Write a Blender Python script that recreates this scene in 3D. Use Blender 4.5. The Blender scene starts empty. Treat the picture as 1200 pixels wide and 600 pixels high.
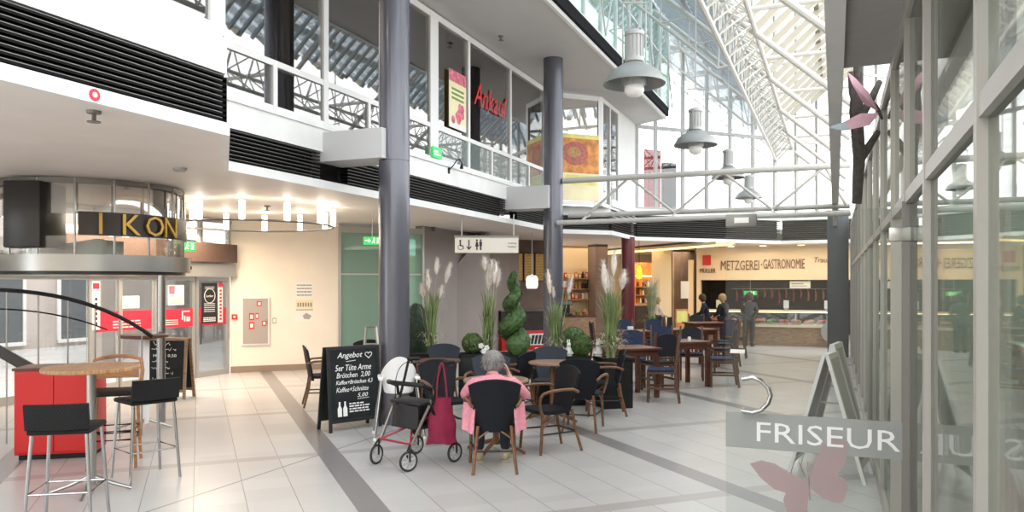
import bpy, bmesh, math, random
from mathutils import Vector, Matrix
R = math.radians
PI = math.pi
random.seed(7)
SC = bpy.context.scene
COL = SC.collection
DG = lambda: bpy.context.evaluated_depsgraph_get()

# ------------------------------------------------------------------ camera
CAMZ, F, CX, HY = 1.68, 901.0, 600.0, 334.0
cd = bpy.data.cameras.new('camera')
cd.sensor_width = 36.0
cd.lens = F / 1200 * 36
cd.shift_y = (HY - 300) / 1200
cd.clip_start = 0.05
cam = bpy.data.objects.new('camera', cd)
cam.location = (0, 0, CAMZ)
cam.rotation_euler = (R(90), 0, 0)
COL.objects.link(cam)
SC.camera = cam

# ------------------------------------------------------------------ grid of the building
TH = R(22.8)
CD = Vector((math.sin(TH), math.cos(TH), 0))        # along the shop fronts, away
ND = Vector((math.cos(TH), -math.sin(TH), 0))       # across the mall, to the right
AD = Vector((-math.sin(R(22.2)), math.cos(R(22.2)), 0))
BD = Vector((math.cos(R(22.2)), math.sin(R(22.2)), 0))
O0 = Vector((-1.44, 9.4, 0))
FR = Matrix(((CD.x, ND.x, 0, O0.x), (CD.y, ND.y, 0, O0.y), (0, 0, 1, 0), (0, 0, 0, 1)))
def W(u, v, z=0.0):
    return O0 + CD * u + ND * v + Vector((0, 0, z))
def G(px, py, z=0.0):                                # a floor point seen at a pixel
    Y = (CAMZ) * F / (py - HY)
    return Vector(((px - CX) * Y / F, Y, z))
def XA(px, Y, z=0.0):
    return Vector(((px - CX) * Y / F, Y, z))
def frame(p, ang):                                   # local x at ang, local y to its left
    return Matrix.Translation(Vector(p)) @ Matrix.Rotation(ang, 4, 'Z')

# ------------------------------------------------------------------ materials
MATS = {}
def nodes_of(name):
    m = bpy.data.materials.new(name)
    m.use_nodes = True
    nt = m.node_tree
    return m, nt, nt.nodes, nt.links, nt.nodes['Principled BSDF']
def mat(name, col, rough=0.5, metal=0.0, var=0.0, scale=8.0, bump=0.0, bscale=60.0, emit=None, estr=1.0, spec=0.5, aniso=None):
    m, nt, N, L, P = nodes_of(name)
    c = (*col, 1)
    P.inputs['Base Color'].default_value = c
    P.inputs['Roughness'].default_value = rough
    P.inputs['Metallic'].default_value = metal
    P.inputs['Specular IOR Level'].default_value = spec
    if var > 0 or bump > 0:
        tc = N.new('ShaderNodeTexCoord')
        mp = N.new('ShaderNodeMapping')
        if aniso: mp.inputs['Scale'].default_value = aniso
        L.new(tc.outputs['Object'], mp.inputs['Vector'])
    if var > 0:
        nz = N.new('ShaderNodeTexNoise'); nz.inputs['Scale'].default_value = scale; nz.inputs['Detail'].default_value = 4
        L.new(mp.outputs['Vector'], nz.inputs['Vector'])
        rp = N.new('ShaderNodeValToRGB')
        rp.color_ramp.elements[0].position = 0.3; rp.color_ramp.elements[1].position = 0.72
        rp.color_ramp.elements[0].color = tuple(max(0, x * (1 - var)) for x in col) + (1,)
        rp.color_ramp.elements[1].color = tuple(min(1, x * (1 + var)) for x in col) + (1,)
        L.new(nz.outputs['Fac'], rp.inputs['Fac'])
        L.new(rp.outputs['Color'], P.inputs['Base Color'])
    if bump > 0:
        nb = N.new('ShaderNodeTexNoise'); nb.inputs['Scale'].default_value = bscale; nb.inputs['Detail'].default_value = 3
        L.new(mp.outputs['Vector'], nb.inputs['Vector'])
        b = N.new('ShaderNodeBump'); b.inputs['Strength'].default_value = bump; b.inputs['Distance'].default_value = 0.01
        L.new(nb.outputs['Fac'], b.inputs['Height'])
        L.new(b.outputs['Normal'], P.inputs['Normal'])
    if emit:
        P.inputs['Emission Color'].default_value = (*emit, 1)
        P.inputs['Emission Strength'].default_value = estr
    MATS[name] = m
    return m
def weave(name, col, col2, size=0.012, rough=0.6):
    m, nt, N, L, P = nodes_of(name)
    tc = N.new('ShaderNodeTexCoord')
    mp = N.new('ShaderNodeMapping'); mp.inputs['Scale'].default_value = (1 / size,) * 3
    L.new(tc.outputs['Object'], mp.inputs['Vector'])
    ck = N.new('ShaderNodeTexChecker'); ck.inputs['Scale'].default_value = 1
    ck.inputs['Color1'].default_value = (*col, 1); ck.inputs['Color2'].default_value = (*col2, 1)
    L.new(mp.outputs['Vector'], ck.inputs['Vector'])
    L.new(ck.outputs['Color'], P.inputs['Base Color'])
    b = N.new('ShaderNodeBump'); b.inputs['Strength'].default_value = .4; b.inputs['Distance'].default_value = .003
    L.new(ck.outputs['Fac'], b.inputs['Height']); L.new(b.outputs['Normal'], P.inputs['Normal'])
    P.inputs['Roughness'].default_value = rough; P.inputs['Specular IOR Level'].default_value = .22
    MATS[name] = m
    return m
def wood(name, col, rough=0.4, axis=(1, 1, 9)):
    m, nt, N, L, P = nodes_of(name)
    tc = N.new('ShaderNodeTexCoord')
    mp = N.new('ShaderNodeMapping'); mp.inputs['Scale'].default_value = axis
    L.new(tc.outputs['Object'], mp.inputs['Vector'])
    nz = N.new('ShaderNodeTexNoise'); nz.inputs['Scale'].default_value = 6; nz.inputs['Detail'].default_value = 5; nz.inputs['Distortion'].default_value = 1.2
    L.new(mp.outputs['Vector'], nz.inputs['Vector'])
    rp = N.new('ShaderNodeValToRGB')
    rp.color_ramp.elements[0].position = .3; rp.color_ramp.elements[1].position = .7
    rp.color_ramp.elements[0].color = tuple(x * .6 for x in col) + (1,)
    rp.color_ramp.elements[1].color = tuple(min(1, x * 1.25) for x in col) + (1,)
    L.new(nz.outputs['Fac'], rp.inputs['Fac']); L.new(rp.outputs['Color'], P.inputs['Base Color'])
    P.inputs['Roughness'].default_value = rough
    MATS[name] = m
    return m
def glass(name, tint=(1, 1, 1), refl=0.06, grazing=1.0, frost=0.0, fcol=(1, 1, 1)):
    """clear pane: tinted transmission, mirror reflection growing towards grazing angles, optional frosting"""
    m = bpy.data.materials.new(name); m.use_nodes = True
    nt = m.node_tree; N = nt.nodes; L = nt.links
    N.clear()
    out = N.new('ShaderNodeOutputMaterial')
    tr = N.new('ShaderNodeBsdfTransparent'); tr.inputs['Color'].default_value = (*tint, 1)
    gl = N.new('ShaderNodeBsdfGlossy'); gl.inputs['Roughness'].default_value = 0.02
    gl.inputs['Color'].default_value = (1, 1, 1, 1)
    base = tr
    if frost > 0:
        df = N.new('ShaderNodeBsdfDiffuse'); df.inputs['Color'].default_value = (*fcol, 1)
        mx0 = N.new('ShaderNodeMixShader'); mx0.inputs['Fac'].default_value = frost
        L.new(tr.outputs[0], mx0.inputs[1]); L.new(df.outputs[0], mx0.inputs[2])
        base = mx0
    fr = N.new('ShaderNodeFresnel'); fr.inputs['IOR'].default_value = 1.45
    ma = N.new('ShaderNodeMath'); ma.operation = 'MULTIPLY_ADD'
    ma.inputs[1].default_value = grazing; ma.inputs[2].default_value = refl; ma.use_clamp = True
    L.new(fr.outputs[0], ma.inputs[0])
    mx = N.new('ShaderNodeMixShader')
    L.new(ma.outputs[0], mx.inputs['Fac']); L.new(base.outputs[0], mx.inputs[1]); L.new(gl.outputs[0], mx.inputs[2])
    L.new(mx.outputs[0], out.inputs['Surface'])
    MATS[name] = m
    return m
def floor_mat():
    m, nt, N, L, P = nodes_of('floor_tiles')
    geo = N.new('ShaderNodeNewGeometry')
    def dot(v):
        d = N.new('ShaderNodeVectorMath'); d.operation = 'DOT_PRODUCT'; d.inputs[1].default_value = v
        L.new(geo.outputs['Position'], d.inputs[0]); return d.outputs['Value']
    def M(op, a, b=None, c=None):
        n = N.new('ShaderNodeMath'); n.operation = op
        for i, x in enumerate((a, b, c)):
            if x is None: continue
            if isinstance(x, (int, float)): n.inputs[i].default_value = x
            else: L.new(x, n.inputs[i])
        return n.outputs[0]
    sb = M('ADD', dot(BD), 0.0); sa = M('ADD', dot(AD), 0.0)
    PB, WB, T = 2.863, 0.217, 0.378
    PA, WA = 2.70, 0.16
    tb = M('FLOORED_MODULO', M('SUBTRACT', sb, 1.314), PB)
    ta = M('FLOORED_MODULO', M('SUBTRACT', sa, 7.88), PA)
    band_b = M('GREATER_THAN', tb, PB - WB)
    band_a = M('GREATER_THAN', ta, PA - WA)
    TA = (PA - WA) / 7
    jb = M('LESS_THAN', M('FLOORED_MODULO', tb, T), .007)
    ja = M('LESS_THAN', M('FLOORED_MODULO', ta, TA), .005)
    # tone of each tile
    cb = M('FLOOR', M('DIVIDE', tb, T)); ca = M('FLOOR', M('DIVIDE', ta, TA))
    kb = M('FLOOR', M('DIVIDE', sb, PB)); ka = M('FLOOR', M('DIVIDE', sa, PA))
    cx = N.new('ShaderNodeCombineXYZ'); L.new(M('MULTIPLY_ADD', kb, 11, cb), cx.inputs[0]); L.new(M('MULTIPLY_ADD', ka, 13, ca), cx.inputs[1])
    wn = N.new('ShaderNodeTexWhiteNoise'); wn.noise_dimensions = '2D'; L.new(cx.outputs[0], wn.inputs['Vector'])
    tile = N.new('ShaderNodeMixRGB'); tile.inputs[1].default_value = (.5, .49, .475, 1); tile.inputs[2].default_value = (.565, .555, .54, 1)
    L.new(wn.outputs['Value'], tile.inputs['Fac'])
    nz = N.new('ShaderNodeTexNoise'); nz.inputs['Scale'].default_value = 3; nz.inputs['Detail'].default_value = 5
    L.new(geo.outputs['Position'], nz.inputs['Vector'])
    mul = N.new('ShaderNodeMixRGB'); mul.blend_type = 'MULTIPLY'; mul.inputs['Fac'].default_value = 0.0
    L.new(tile.outputs[0], mul.inputs[1]); L.new(nz.outputs['Fac'], mul.inputs[2])
    def mix(fac, a, col):
        n = N.new('ShaderNodeMixRGB'); L.new(fac, n.inputs['Fac']); L.new(a, n.inputs[1]); n.inputs[2].default_value = (*col, 1); return n.outputs[0]
    c = mix(M('MULTIPLY', ja, .6), mul.outputs[0], (.42, .4, .38))
    c = mix(jb, c, (.21, .2, .19))
    c = mix(M('MULTIPLY', band_a, .8), c, (.36, .335, .325))
    c = mix(band_b, c, (.24, .225, .225))
    # expansion joint that runs along the shop fronts
    sv = M('ABSOLUTE', M('SUBTRACT', dot(ND), ND.dot(O0) + .27))
    c = mix(M('LESS_THAN', sv, .012), c, (.2, .19, .18))
    L.new(c, P.inputs['Base Color'])
    P.inputs['Roughness'].default_value = .3
    P.inputs['Roughness'].default_value = .28
    P.inputs['Specular IOR Level'].default_value = .45
    MATS['floor_tiles'] = m
    return m

# ------------------------------------------------------------------ mesh builder
class MB:
    def __init__(s, M=None):
        s.v = []; s.f = []; s.M = M or Matrix.Identity(4)
    def add(s, vs, fs, M=None):
        k = len(s.v); T = s.M @ M if M is not None else s.M
        s.v += [T @ Vector(p) for p in vs]
        s.f += [tuple(i + k for i in f) for f in fs]
        return s
    def box(s, x0, x1, y0, y1, z0, z1, M=None, b=0.0):
        if b > 0:
            return s.rbox(x0, x1, y0, y1, z0, z1, b, M)
        vs = [(x0, y0, z0), (x1, y0, z0), (x1, y1, z0), (x0, y1, z0), (x0, y0, z1), (x1, y0, z1), (x1, y1, z1), (x0, y1, z1)]
        fs = [(0, 3, 2, 1), (4, 5, 6, 7), (0, 1, 5, 4), (1, 2, 6, 5), (2, 3, 7, 6), (3, 0, 4, 7)]
        return s.add(vs, fs, M)
    def rbox(s, x0, x1, y0, y1, z0, z1, b, M=None):
        bm = bmesh.new()
        bmesh.ops.create_cube(bm, size=1.0)
        for v in bm.verts:
            v.co = Vector(((x0 + x1) / 2 + v.co.x * (x1 - x0), (y0 + y1) / 2 + v.co.y * (y1 - y0), (z0 + z1) / 2 + v.co.z * (z1 - z0)))
        bmesh.ops.bevel(bm, geom=bm.edges[:], offset=b, segments=2, profile=.5, affect='EDGES')
        return s.from_bm(bm, M)
    def from_bm(s, bm, M=None):
        bm.verts.ensure_lookup_table()
        for i, v in enumerate(bm.verts): v.index = i
        s.add([v.co.copy() for v in bm.verts], [tuple(v.index for v in f.verts) for f in bm.faces], M)
        bm.free(); return s
    def bar(s, a, b, w, h, up=(0, 0, 1), M=None):
        a, b = Vector(a), Vector(b); d = (b - a).normalized(); up = Vector(up)
        x = d.cross(up)
        if x.length < 1e-4: x = d.cross(Vector((1, 0, 0)))
        x.normalize(); y = x.cross(d).normalized()
        vs = []
        for p in (a, b):
            for i, j in ((-1, -1), (1, -1), (1, 1), (-1, 1)):
                vs.append(p + x * (i * w / 2) + y * (j * h / 2))
        return s.add(vs, [(0, 1, 2, 3), (7, 6, 5, 4), (0, 4, 5, 1), (1, 5, 6, 2), (2, 6, 7, 3), (3, 7, 4, 0)], M)
    def tube(s, pts, r, n=8, closed=False, M=None):
        pts = [Vector(p) for p in pts]; m = len(pts)
        rs = r if isinstance(r, (list, tuple)) else [r] * m
        tang = []
        for i in range(m):
            a = pts[(i - 1) % m] if (closed or i > 0) else pts[i]
            b = pts[(i + 1) % m] if (closed or i < m - 1) else pts[i]
            tang.append((b - a).normalized())
        t0 = tang[0]; ref = Vector((0, 0, 1)) if abs(t0.z) < .9 else Vector((1, 0, 0))
        x = t0.cross(ref).normalized()
        vs = []; fs = []
        for i in range(m):
            t = tang[i]; x = (x - t * x.dot(t))
            if x.length < 1e-6: x = t.cross(Vector((.3, .5, .8)))
            x.normalize(); y = t.cross(x)
            for k in range(n):
                a = 2 * PI * k / n
                vs.append(pts[i] + (x * math.cos(a) + y * math.sin(a)) * rs[i])
        last = m if closed else m - 1
        for i in range(last):
            j = (i + 1) % m
            for k in range(n):
                l = (k + 1) % n
                fs.append((i * n + k, i * n + l, j * n + l, j * n + k))
        if not closed:
            fs.append(tuple(range(n - 1, -1, -1))); fs.append(tuple((m - 1) * n + k for k in range(n)))
        return s.add(vs, fs, M)
    def lathe(s, prof, n=24, M=None):
        """profile of (r, z); a closed solid when it starts and ends at r=0"""
        vs = []; fs = []; idx = []
        for r, z in prof:
            if r < 1e-6:
                idx.append([len(vs)]); vs.append((0, 0, z))
            else:
                idx.append(list(range(len(vs), len(vs) + n)))
                vs += [(r * math.cos(2 * PI * k / n), r * math.sin(2 * PI * k / n), z) for k in range(n)]
        for a, b in zip(idx, idx[1:]):
            for k in range(n):
                l = (k + 1) % n
                if len(a) == 1 and len(b) == 1: continue
                if len(a) == 1: fs.append((a[0], b[l], b[k]))
                elif len(b) == 1: fs.append((a[k], a[l], b[0]))
                else: fs.append((a[k], a[l], b[l], b[k]))
        return s.add(vs, fs, M)
    def prism(s, poly, vec, M=None):
        n = len(poly); vec = Vector(vec)
        vs = [Vector(p) for p in poly] + [Vector(p) + vec for p in poly]
        fs = [tuple(range(n - 1, -1, -1)), tuple(range(n, 2 * n))] + [(i, (i + 1) % n, n + (i + 1) % n, n + i) for i in range(n)]
        return s.add(vs, fs, M)
    def sheet(s, fn, nu, nv, th, M=None):
        """closed slab: fn(u,v) -> (point, normal)"""
        top = []; bot = []
        for i in range(nu + 1):
            for j in range(nv + 1):
                p, nr = fn(i / nu, j / nv); p = Vector(p); nr = Vector(nr).normalized()
                top.append(p + nr * th / 2); bot.append(p - nr * th / 2)
        q = lambda i, j: i * (nv + 1) + j
        K = len(top); fs = []
        for i in range(nu):
            for j in range(nv):
                fs.append((q(i, j), q(i + 1, j), q(i + 1, j + 1), q(i, j + 1)))
                fs.append((K + q(i, j), K + q(i, j + 1), K + q(i + 1, j + 1), K + q(i + 1, j)))
        edge = [q(i, 0) for i in range(nu + 1)] + [q(nu, j) for j in range(1, nv + 1)] + [q(i, nv) for i in range(nu - 1, -1, -1)] + [q(0, j) for j in range(nv - 1, 0, -1)]
        for a, b in zip(edge, edge[1:] + edge[:1]):
            fs.append((a, K + a, K + b, b))
        return s.add(top + bot, fs, M)
    def sphere(s, c, r, M=None, seg=14, rings=9, sc=(1, 1, 1)):
        prof = [(math.sin(PI * i / rings), -math.cos(PI * i / rings)) for i in range(rings + 1)]
        prof[0] = (0, -1); prof[-1] = (0, 1)
        T = Matrix.Translation(Vector(c)) @ Matrix.Diagonal((r * sc[0], r * sc[1], r * sc[2], 1))
        return s.lathe(prof, seg, M @ T if M is not None else T)
    def quad(s, p, M=None):
        return s.add(p, [tuple(range(len(p)))], M)
    def text(s, body, M, width=None, height=None, ext=.004, shear=0.0, mirror=False):
        cu = bpy.data.curves.new('t', 'FONT'); cu.body = body; cu.size = 1; cu.extrude = 0; cu.align_x = 'CENTER'; cu.align_y = 'CENTER'; cu.shear = shear
        cu.resolution_u = 2
        ob = bpy.data.objects.new('t', cu); COL.objects.link(ob)
        dg = DG(); dg.update()
        me = bpy.data.meshes.new_from_object(ob.evaluated_get(dg))
        bpy.data.objects.remove(ob); bpy.data.curves.remove(cu)
        if len(me.vertices):
            xs = [v.co.x for v in me.vertices]; ys = [v.co.y for v in me.vertices]
            w, h = max(xs) - min(xs), max(ys) - min(ys); cx, cy = (max(xs) + min(xs)) / 2, (max(ys) + min(ys)) / 2
            kx = width / w if width else (height / h); ky = height / h if height else kx
            if mirror: kx = -kx
            f = [tuple(p.vertices) for p in me.polygons]
            bm = bmesh.new(); vs = [bm.verts.new(((v.co.x - cx) * kx, 0, (v.co.y - cy) * ky)) for v in me.vertices]
            for p in f:
                try: bm.faces.new([vs[i] for i in p])
                except ValueError: pass
            r = bmesh.ops.extrude_face_region(bm, geom=bm.faces[:])
            for e in r['geom']:
                if isinstance(e, bmesh.types.BMVert): e.co.y -= ext
            s.from_bm(bm, M)
        bpy.data.meshes.remove(me)
        return s
    def build(s, name, material, parent=None, smooth=35, origin=None, recalc=True):
        me = bpy.data.meshes.new(name)
        o3 = Vector(origin) if origin is not None else Vector((0, 0, 0))
        me.from_pydata([tuple(p - o3) for p in s.v], [], s.f)
        if recalc:
            bm = bmesh.new(); bm.from_mesh(me); bmesh.ops.recalc_face_normals(bm, faces=bm.faces[:]); bm.to_mesh(me); bm.free()
        if smooth:
            me.polygons.foreach_set('use_smooth', [True] * len(me.polygons))
            me.set_sharp_from_angle(angle=R(smooth))
        me.materials.append(MATS[material] if isinstance(material, str) else material)
        ob = bpy.data.objects.new(name, me)
        ob.location = o3
        COL.objects.link(ob)
        if parent is not None: ob.parent = parent
        return ob
def struct(mb, name, material, parent=None, smooth=35):
    o = mb.build(name, material, parent, smooth)
    if parent is None: o['kind'] = 'structure'
    return o
def tag(o, label, cat, group=None, kind=None):
    o['label'] = label; o['category'] = cat
    if group: o['group'] = group
    if kind: o['kind'] = kind
    return o
def thing(name, label, cat, loc=(0, 0, 0), rotz=0.0, group=None, scale=1.0):
    o = bpy.data.objects.new(name, None); o.empty_display_size = .1
    o.location = loc; o.rotation_euler = (0, 0, rotz); o.scale = (scale,) * 3
    COL.objects.link(o)
    return tag(o, label, cat, group)
def dup(src, loc=None, rotz=None, label=None, group=None):
    def rec(o, parent):
        c = o.copy(); COL.objects.link(c)
        if parent is not None: c.parent = parent
        for ch in list(o.children): rec(ch, c)
        return c
    c = rec(src, None)
    if loc is not None: c.location = loc
    if rotz is not None: c.rotation_euler = (0, 0, rotz)
    if label: c['label'] = label
    if group: c['group'] = group
    return c
def arc(c, r, a0, a1, n, z=0.0):
    return [Vector((c[0] + r * math.cos(R(a0 + (a1 - a0) * i / n)), c[1] + r * math.sin(R(a0 + (a1 - a0) * i / n)), z)) for i in range(n + 1)]
def bez(p0, p1, p2, n=8):
    p0, p1, p2 = Vector(p0), Vector(p1), Vector(p2)
    return [p0 * (1 - t) ** 2 + p1 * 2 * t * (1 - t) + p2 * t * t for t in [i / n for i in range(n + 1)]]

# ------------------------------------------------------------------ the palette
floor_mat()
mat('white_paint', (.82, .82, .8), .45, var=.04, scale=3)
mat('white_steel', (.84, .84, .82), .35)
mat('warm_steel', (.72, .69, .62), .4)
mat('ceiling_low', (.86, .79, .73), .55, var=.03, scale=2)
mat('ceiling_high', (.62, .61, .6), .6, var=.03, scale=2)
mat('louver_black', (.01, .01, .011), .8, spec=.12)
mat('louver_back', (.008, .008, .009), .8)
mat('column_grey', (.12, .122, .145), .22, metal=.3, spec=.6)
mat('column_ring', (.1, .1, .13), .3)
mat('column_red', (.15, .022, .028), .3)
mat('post_slate', (.045, .06, .075), .4)
mat('stub_grey', (.6, .6, .6), .5)
mat('cream_wall', (.88, .8, .68), .6, var=.03, scale=2)
mat('beige_wall', (.66, .57, .46), .7, var=.06, scale=2)
mat('taupe_wall', (.36, .32, .3), .7, var=.08, scale=1.5)
mat('brown_wall', (.2, .14, .11), .7, var=.2, scale=2)
mat('skirting', (.3, .22, .16), .5)
mat('shop_cream', (.8, .66, .44), .6)
mat('sign_cream', (.78, .64, .46), .6, var=.03, scale=2)
mat('shop_dark', (.03, .022, .018), .6, var=.3, scale=6)
mat('letter_brown', (.16, .07, .045), .5)
mat('sign_red', (.6, .04, .04), .5)
mat('sticker_red', (.72, .03, .06), .5)
mat('red_vivid', (.6, .02, .02), .4)
mat('alu', (.5, .49, .46), .4, metal=.6)
mat('alu_dark', (.23, .22, .2), .45, metal=.4)
mat('frame_greige', (.44, .42, .385), .4, metal=.2)
mat('soffit_grey', (.4, .385, .37), .7, var=.05, scale=8)
mat('chrome', (.42, .42, .425), .2, metal=1.0)
mat('steel_brushed', (.42, .415, .4), .3, metal=1.0)
mat('black_plastic', (.01, .01, .011), .5, spec=.3)
mat('black_satin', (.013, .013, .014), .55, var=.2, scale=20)
mat('chalk_black', (.016, .019, .021), .7, spec=.25, var=.35, scale=5)
mat('chalk_white', (.9, .9, .88), .8)
wood('wood_red', (.13, .045, .028), .35)
wood('wood_chair', (.12, .05, .025), .35)
wood('wood_bamboo', (.19, .085, .038), .35)
wood('wood_light', (.46, .25, .12), .3, (9, 1, 1))
wood('wood_orange', (.42, .2, .09), .35)
wood('wood_board', (.3, .2, .12), .5)
wood('wood_table', (.33, .2, .13), .3, (9, 1, 1))
wood('counter_wood', (.34, .22, .13), .5, (1, 1, 5))
weave('rattan_navy', (.006, .007, .01), (.014, .016, .021), .011)
weave('rattan_slate', (.03, .038, .05), (.05, .06, .075), .011)
weave('rattan_black', (.009, .009, .009), (.02, .02, .021), .012)
mat('blue_pad', (.014, .028, .08), .7, var=.2, scale=20)
mat('navy_pad', (.007, .009, .018), .7, var=.2, scale=20)
mat('high_chair_white', (.9, .9, .89), .35)
mat('crimson_cloth', (.24, .008, .045), .75, var=.12, scale=14, bump=.2, bscale=40)
mat('rubber', (.03, .03, .03), .7)
mat('wheel_grey', (.55, .55, .55), .4)
mat('red_tube', (.35, .02, .05), .3)
mat('skin', (.6, .36, .27), .55, var=.05, scale=12)
mat('hair_grey', (.25, .235, .225), .6, var=.35, scale=30, bump=.6, bscale=80, aniso=(3, 3, .6))
mat('hair_blond', (.5, .33, .15), .6, var=.3, scale=40)
mat('hair_dark', (.06, .035, .025), .6, var=.3, scale=40)
mat('cloth_pink', (.77, .3, .38), .8, var=.14, scale=26, bump=.2, bscale=60)
mat('cloth_black', (.014, .014, .018), .85, var=.2, scale=15)
mat('cloth_grey', (.045, .045, .047), .85, var=.2, scale=15)
mat('cloth_cream', (.7, .6, .5), .8, var=.1, scale=15)
mat('trouser_dark', (.025, .028, .04), .85)
mat('shoe_tan', (.5, .42, .3), .6)
mat('eye_dark', (.02, .015, .01), .3)
mat('planter_black', (.01, .011, .012), .45, spec=.3)
mat('soil', (.05, .035, .025), .9, bump=.5)
mat('leaf_grass', (.23, .3, .12), .5, var=.35, scale=5)
mat('leaf_pale', (.45, .46, .28), .5, var=.3, scale=5)
mat('leaf_box', (.07, .125, .03), .6, var=.5, scale=18)
mat('leaf_spiral', (.065, .13, .035), .6, var=.5, scale=18)
mat('leaf_dark', (.012, .03, .012), .6, var=.5, scale=18)
mat('plume', (.84, .78, .72), .9, var=.06, scale=20)
mat('ceramic_white', (.85, .85, .82), .3)
mat('lamp_shade', (.27, .285, .28), .4, metal=.2)
mat('lamp_housing', (.42, .43, .42), .45)
mat('lamp_globe', (.7, .7, .66), .2, emit=(1, .97, .9), estr=.12)
mat('tube_light', (1, 1, .95), .3, emit=(1, .9, .74), estr=16)
mat('strip_light', (1, .8, .45), .4, emit=(1, .72, .3), estr=2.2)
mat('exit_green', (.03, .42, .1), .4, emit=(.05, .75, .16), estr=.6)
mat('exit_white', (.9, 1, .9), .4, emit=(.8, 1, .8), estr=.8)
mat('yellow_glow', (1, .7, .05), .4, emit=(1, .55, .02), estr=1.6)
mat('lantern_white', (1, 1, .97), .4, emit=(1, .97, .9), estr=1.6)
mat('warm_bulb', (1, .8, .5), .4, emit=(1, .72, .35), estr=4)
mat('sign_ivory', (.83, .78, .68), .5)
mat('ink', (.03, .03, .03), .6)
mat('menu_gold', (.3, .17, .05), .5, var=.5, scale=25, emit=(.9, .5, .15), estr=.12)
mat('gold', (.6, .38, .09), .3, metal=.8)
mat('bronze_band', (.05, .035, .03), .3)
mat('brown_panel', (.115, .072, .055), .5, var=.2, scale=30)
mat('gray_panel', (.4, .355, .32), .5)
mat('stand_grey', (.42, .41, .4), .5)
mat('stand_silver', (.66, .66, .64), .35, metal=.2)
mat('paper_white', (.85, .84, .8), .6)
mat('paper_yellow', (.9, .78, .25), .6, var=.2, scale=3)
mat('paper_cream', (.88, .78, .5), .6, var=.1, scale=2)
mat('paper_teal', (.35, .55, .5), .6)
mat('paper_orange', (.75, .28, .07), .6, var=.5, scale=5)
mat('paper_pinkred', (.65, .16, .22), .6, var=.5, scale=14)
mat('poster_black', (.02, .022, .026), .5)
mat('teal_panel', (.45, .62, .58), .4)
mat('tan_stone', (.52, .35, .21), .6, var=.12, scale=5)
mat('meat', (.45, .12, .09), .5, var=.5, scale=30)
mat('sausage', (.55, .25, .14), .5, var=.4, scale=30)
mat('bread', (.5, .26, .09), .6, var=.4, scale=25)
mat('green_veg', (.16, .32, .06), .6, var=.4, scale=30)
mat('branch', (.05, .042, .038), .8, var=.4, scale=25, bump=.6, bscale=30)
mat('butterfly_pink', (.6, .36, .43), .6, var=.12, scale=9)
mat('butterfly_blue', (.33, .4, .46), .6)
mat('sticker_pink', (.68, .48, .48), .5)
mat('sticker_grey', (.42, .435, .42), .5)
mat('letter_white', (.9, .9, .9), .4)
mat('roof_white', (.52, .51, .475), .4)
mat('glazing_bar', (.34, .36, .38), .4)
mat('mullion_grey', (.4, .4, .38), .4)
mat('facade_rose', (.62, .54, .5), .8, var=.15, scale=1)
mat('facade_glass', (.16, .17, .18), .2)
mat('salon_floor', (.13, .13, .125), .35, var=.1, scale=3)
mat('roof_cream', (.4, .37, .295), .5)
mat('roof_beam', (.2, .185, .16), .5)
mat('gallery_dark', (.03, .028, .027), .3)
mat('curtain_cloth', (.6, .5, .4), .8, var=.2, scale=4)
mat('outside_white', (.8, .78, .76), .8)
mat('red_cloth', (.4, .02, .03), .7)
glass('glass_clear', (.97, .98, .97), .02, .8)
glass('glass_upper', (.7, .69, .66), .24, 1.0)
glass('glass_frost', (.7, .78, .74), .08, 1.0, .35, (.5, .58, .55))
glass('glass_green', (.42, .66, .56), .05, .8, .5, (.42, .62, .53))
glass('glass_shop', (.8, .84, .81), .015, .6)
glass('glass_door', (.93, .95, .945), .008, .35)
glass('glass_roof', (.97, .985, 1), .01, .35)
glass('glass_blue', (.78, .88, .97), .03, .5)
glass('glass_clerestory', (.72, .83, .79), .06, .6)
# ================================================================== THE BUILDING
ZC, ZU = 2.92, 6.0
V1, VF, VE, VR = .47, -.88, .95, 5.32
# ---- floor and outside ground
fl = MB(); fl.box(-26, 26, -8, 44, -.12, 0); struct(fl, 'floor', 'floor_tiles')

# ---- edge of the lower ceiling (seen from above a broken line)
Q1 = W(8.7, VF); Q2 = Q1 + BD * 1.305; Q3 = Q2 + CD * 2.5
Q4 = Q3 + BD * 4.89; Q5 = Q4 + ND * 5.2
E = [W(-9, V1), W(-3.34, V1), W(-1.91, VF), Q1, Q2, Q3, Q4, Q5]
def shift_line(pts, d):
    """polyline moved d metres to its right-hand side (towards the open mall)"""
    out = []
    n = len(pts)
    for i, p in enumerate(pts):
        ns = []
        if i > 0: t = (p - pts[i - 1]).normalized(); ns.append(Vector((t.y, -t.x, 0)))
        if i < n - 1: t = (pts[i + 1] - p).normalized(); ns.append(Vector((t.y, -t.x, 0)))
        m = sum(ns, Vector()) / len(ns); m = m / max(.3, m.length_squared)
        out.append(p + m * d)
    return out
def ribbon(mb, pts, d0, d1, z0, z1):
    a, b = shift_line(pts, d0), shift_line(pts, d1)
    for i in range(len(pts) - 1):
        vs = [a[i], a[i + 1], b[i + 1], b[i]]
        mb.prism([Vector((p.x, p.y, z0)) for p in vs], (0, 0, z1 - z0))
cl = MB()
poly = E + [Vector((25, 15, 0)), Vector((25, 43, 0)), Vector((-2, 43, 0)), W(18, -5.75), W(-9, -5.75)]
cl.prism([Vector((p.x, p.y, ZC)) for p in poly], (0, 0, .05)); struct(cl, 'ceiling', 'ceiling_low', smooth=0)
tr = MB(); ribbon(tr, E, -.02, .045, ZC - .05, ZC + .05); struct(tr, 'trim_1', 'white_paint', smooth=0)

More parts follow.
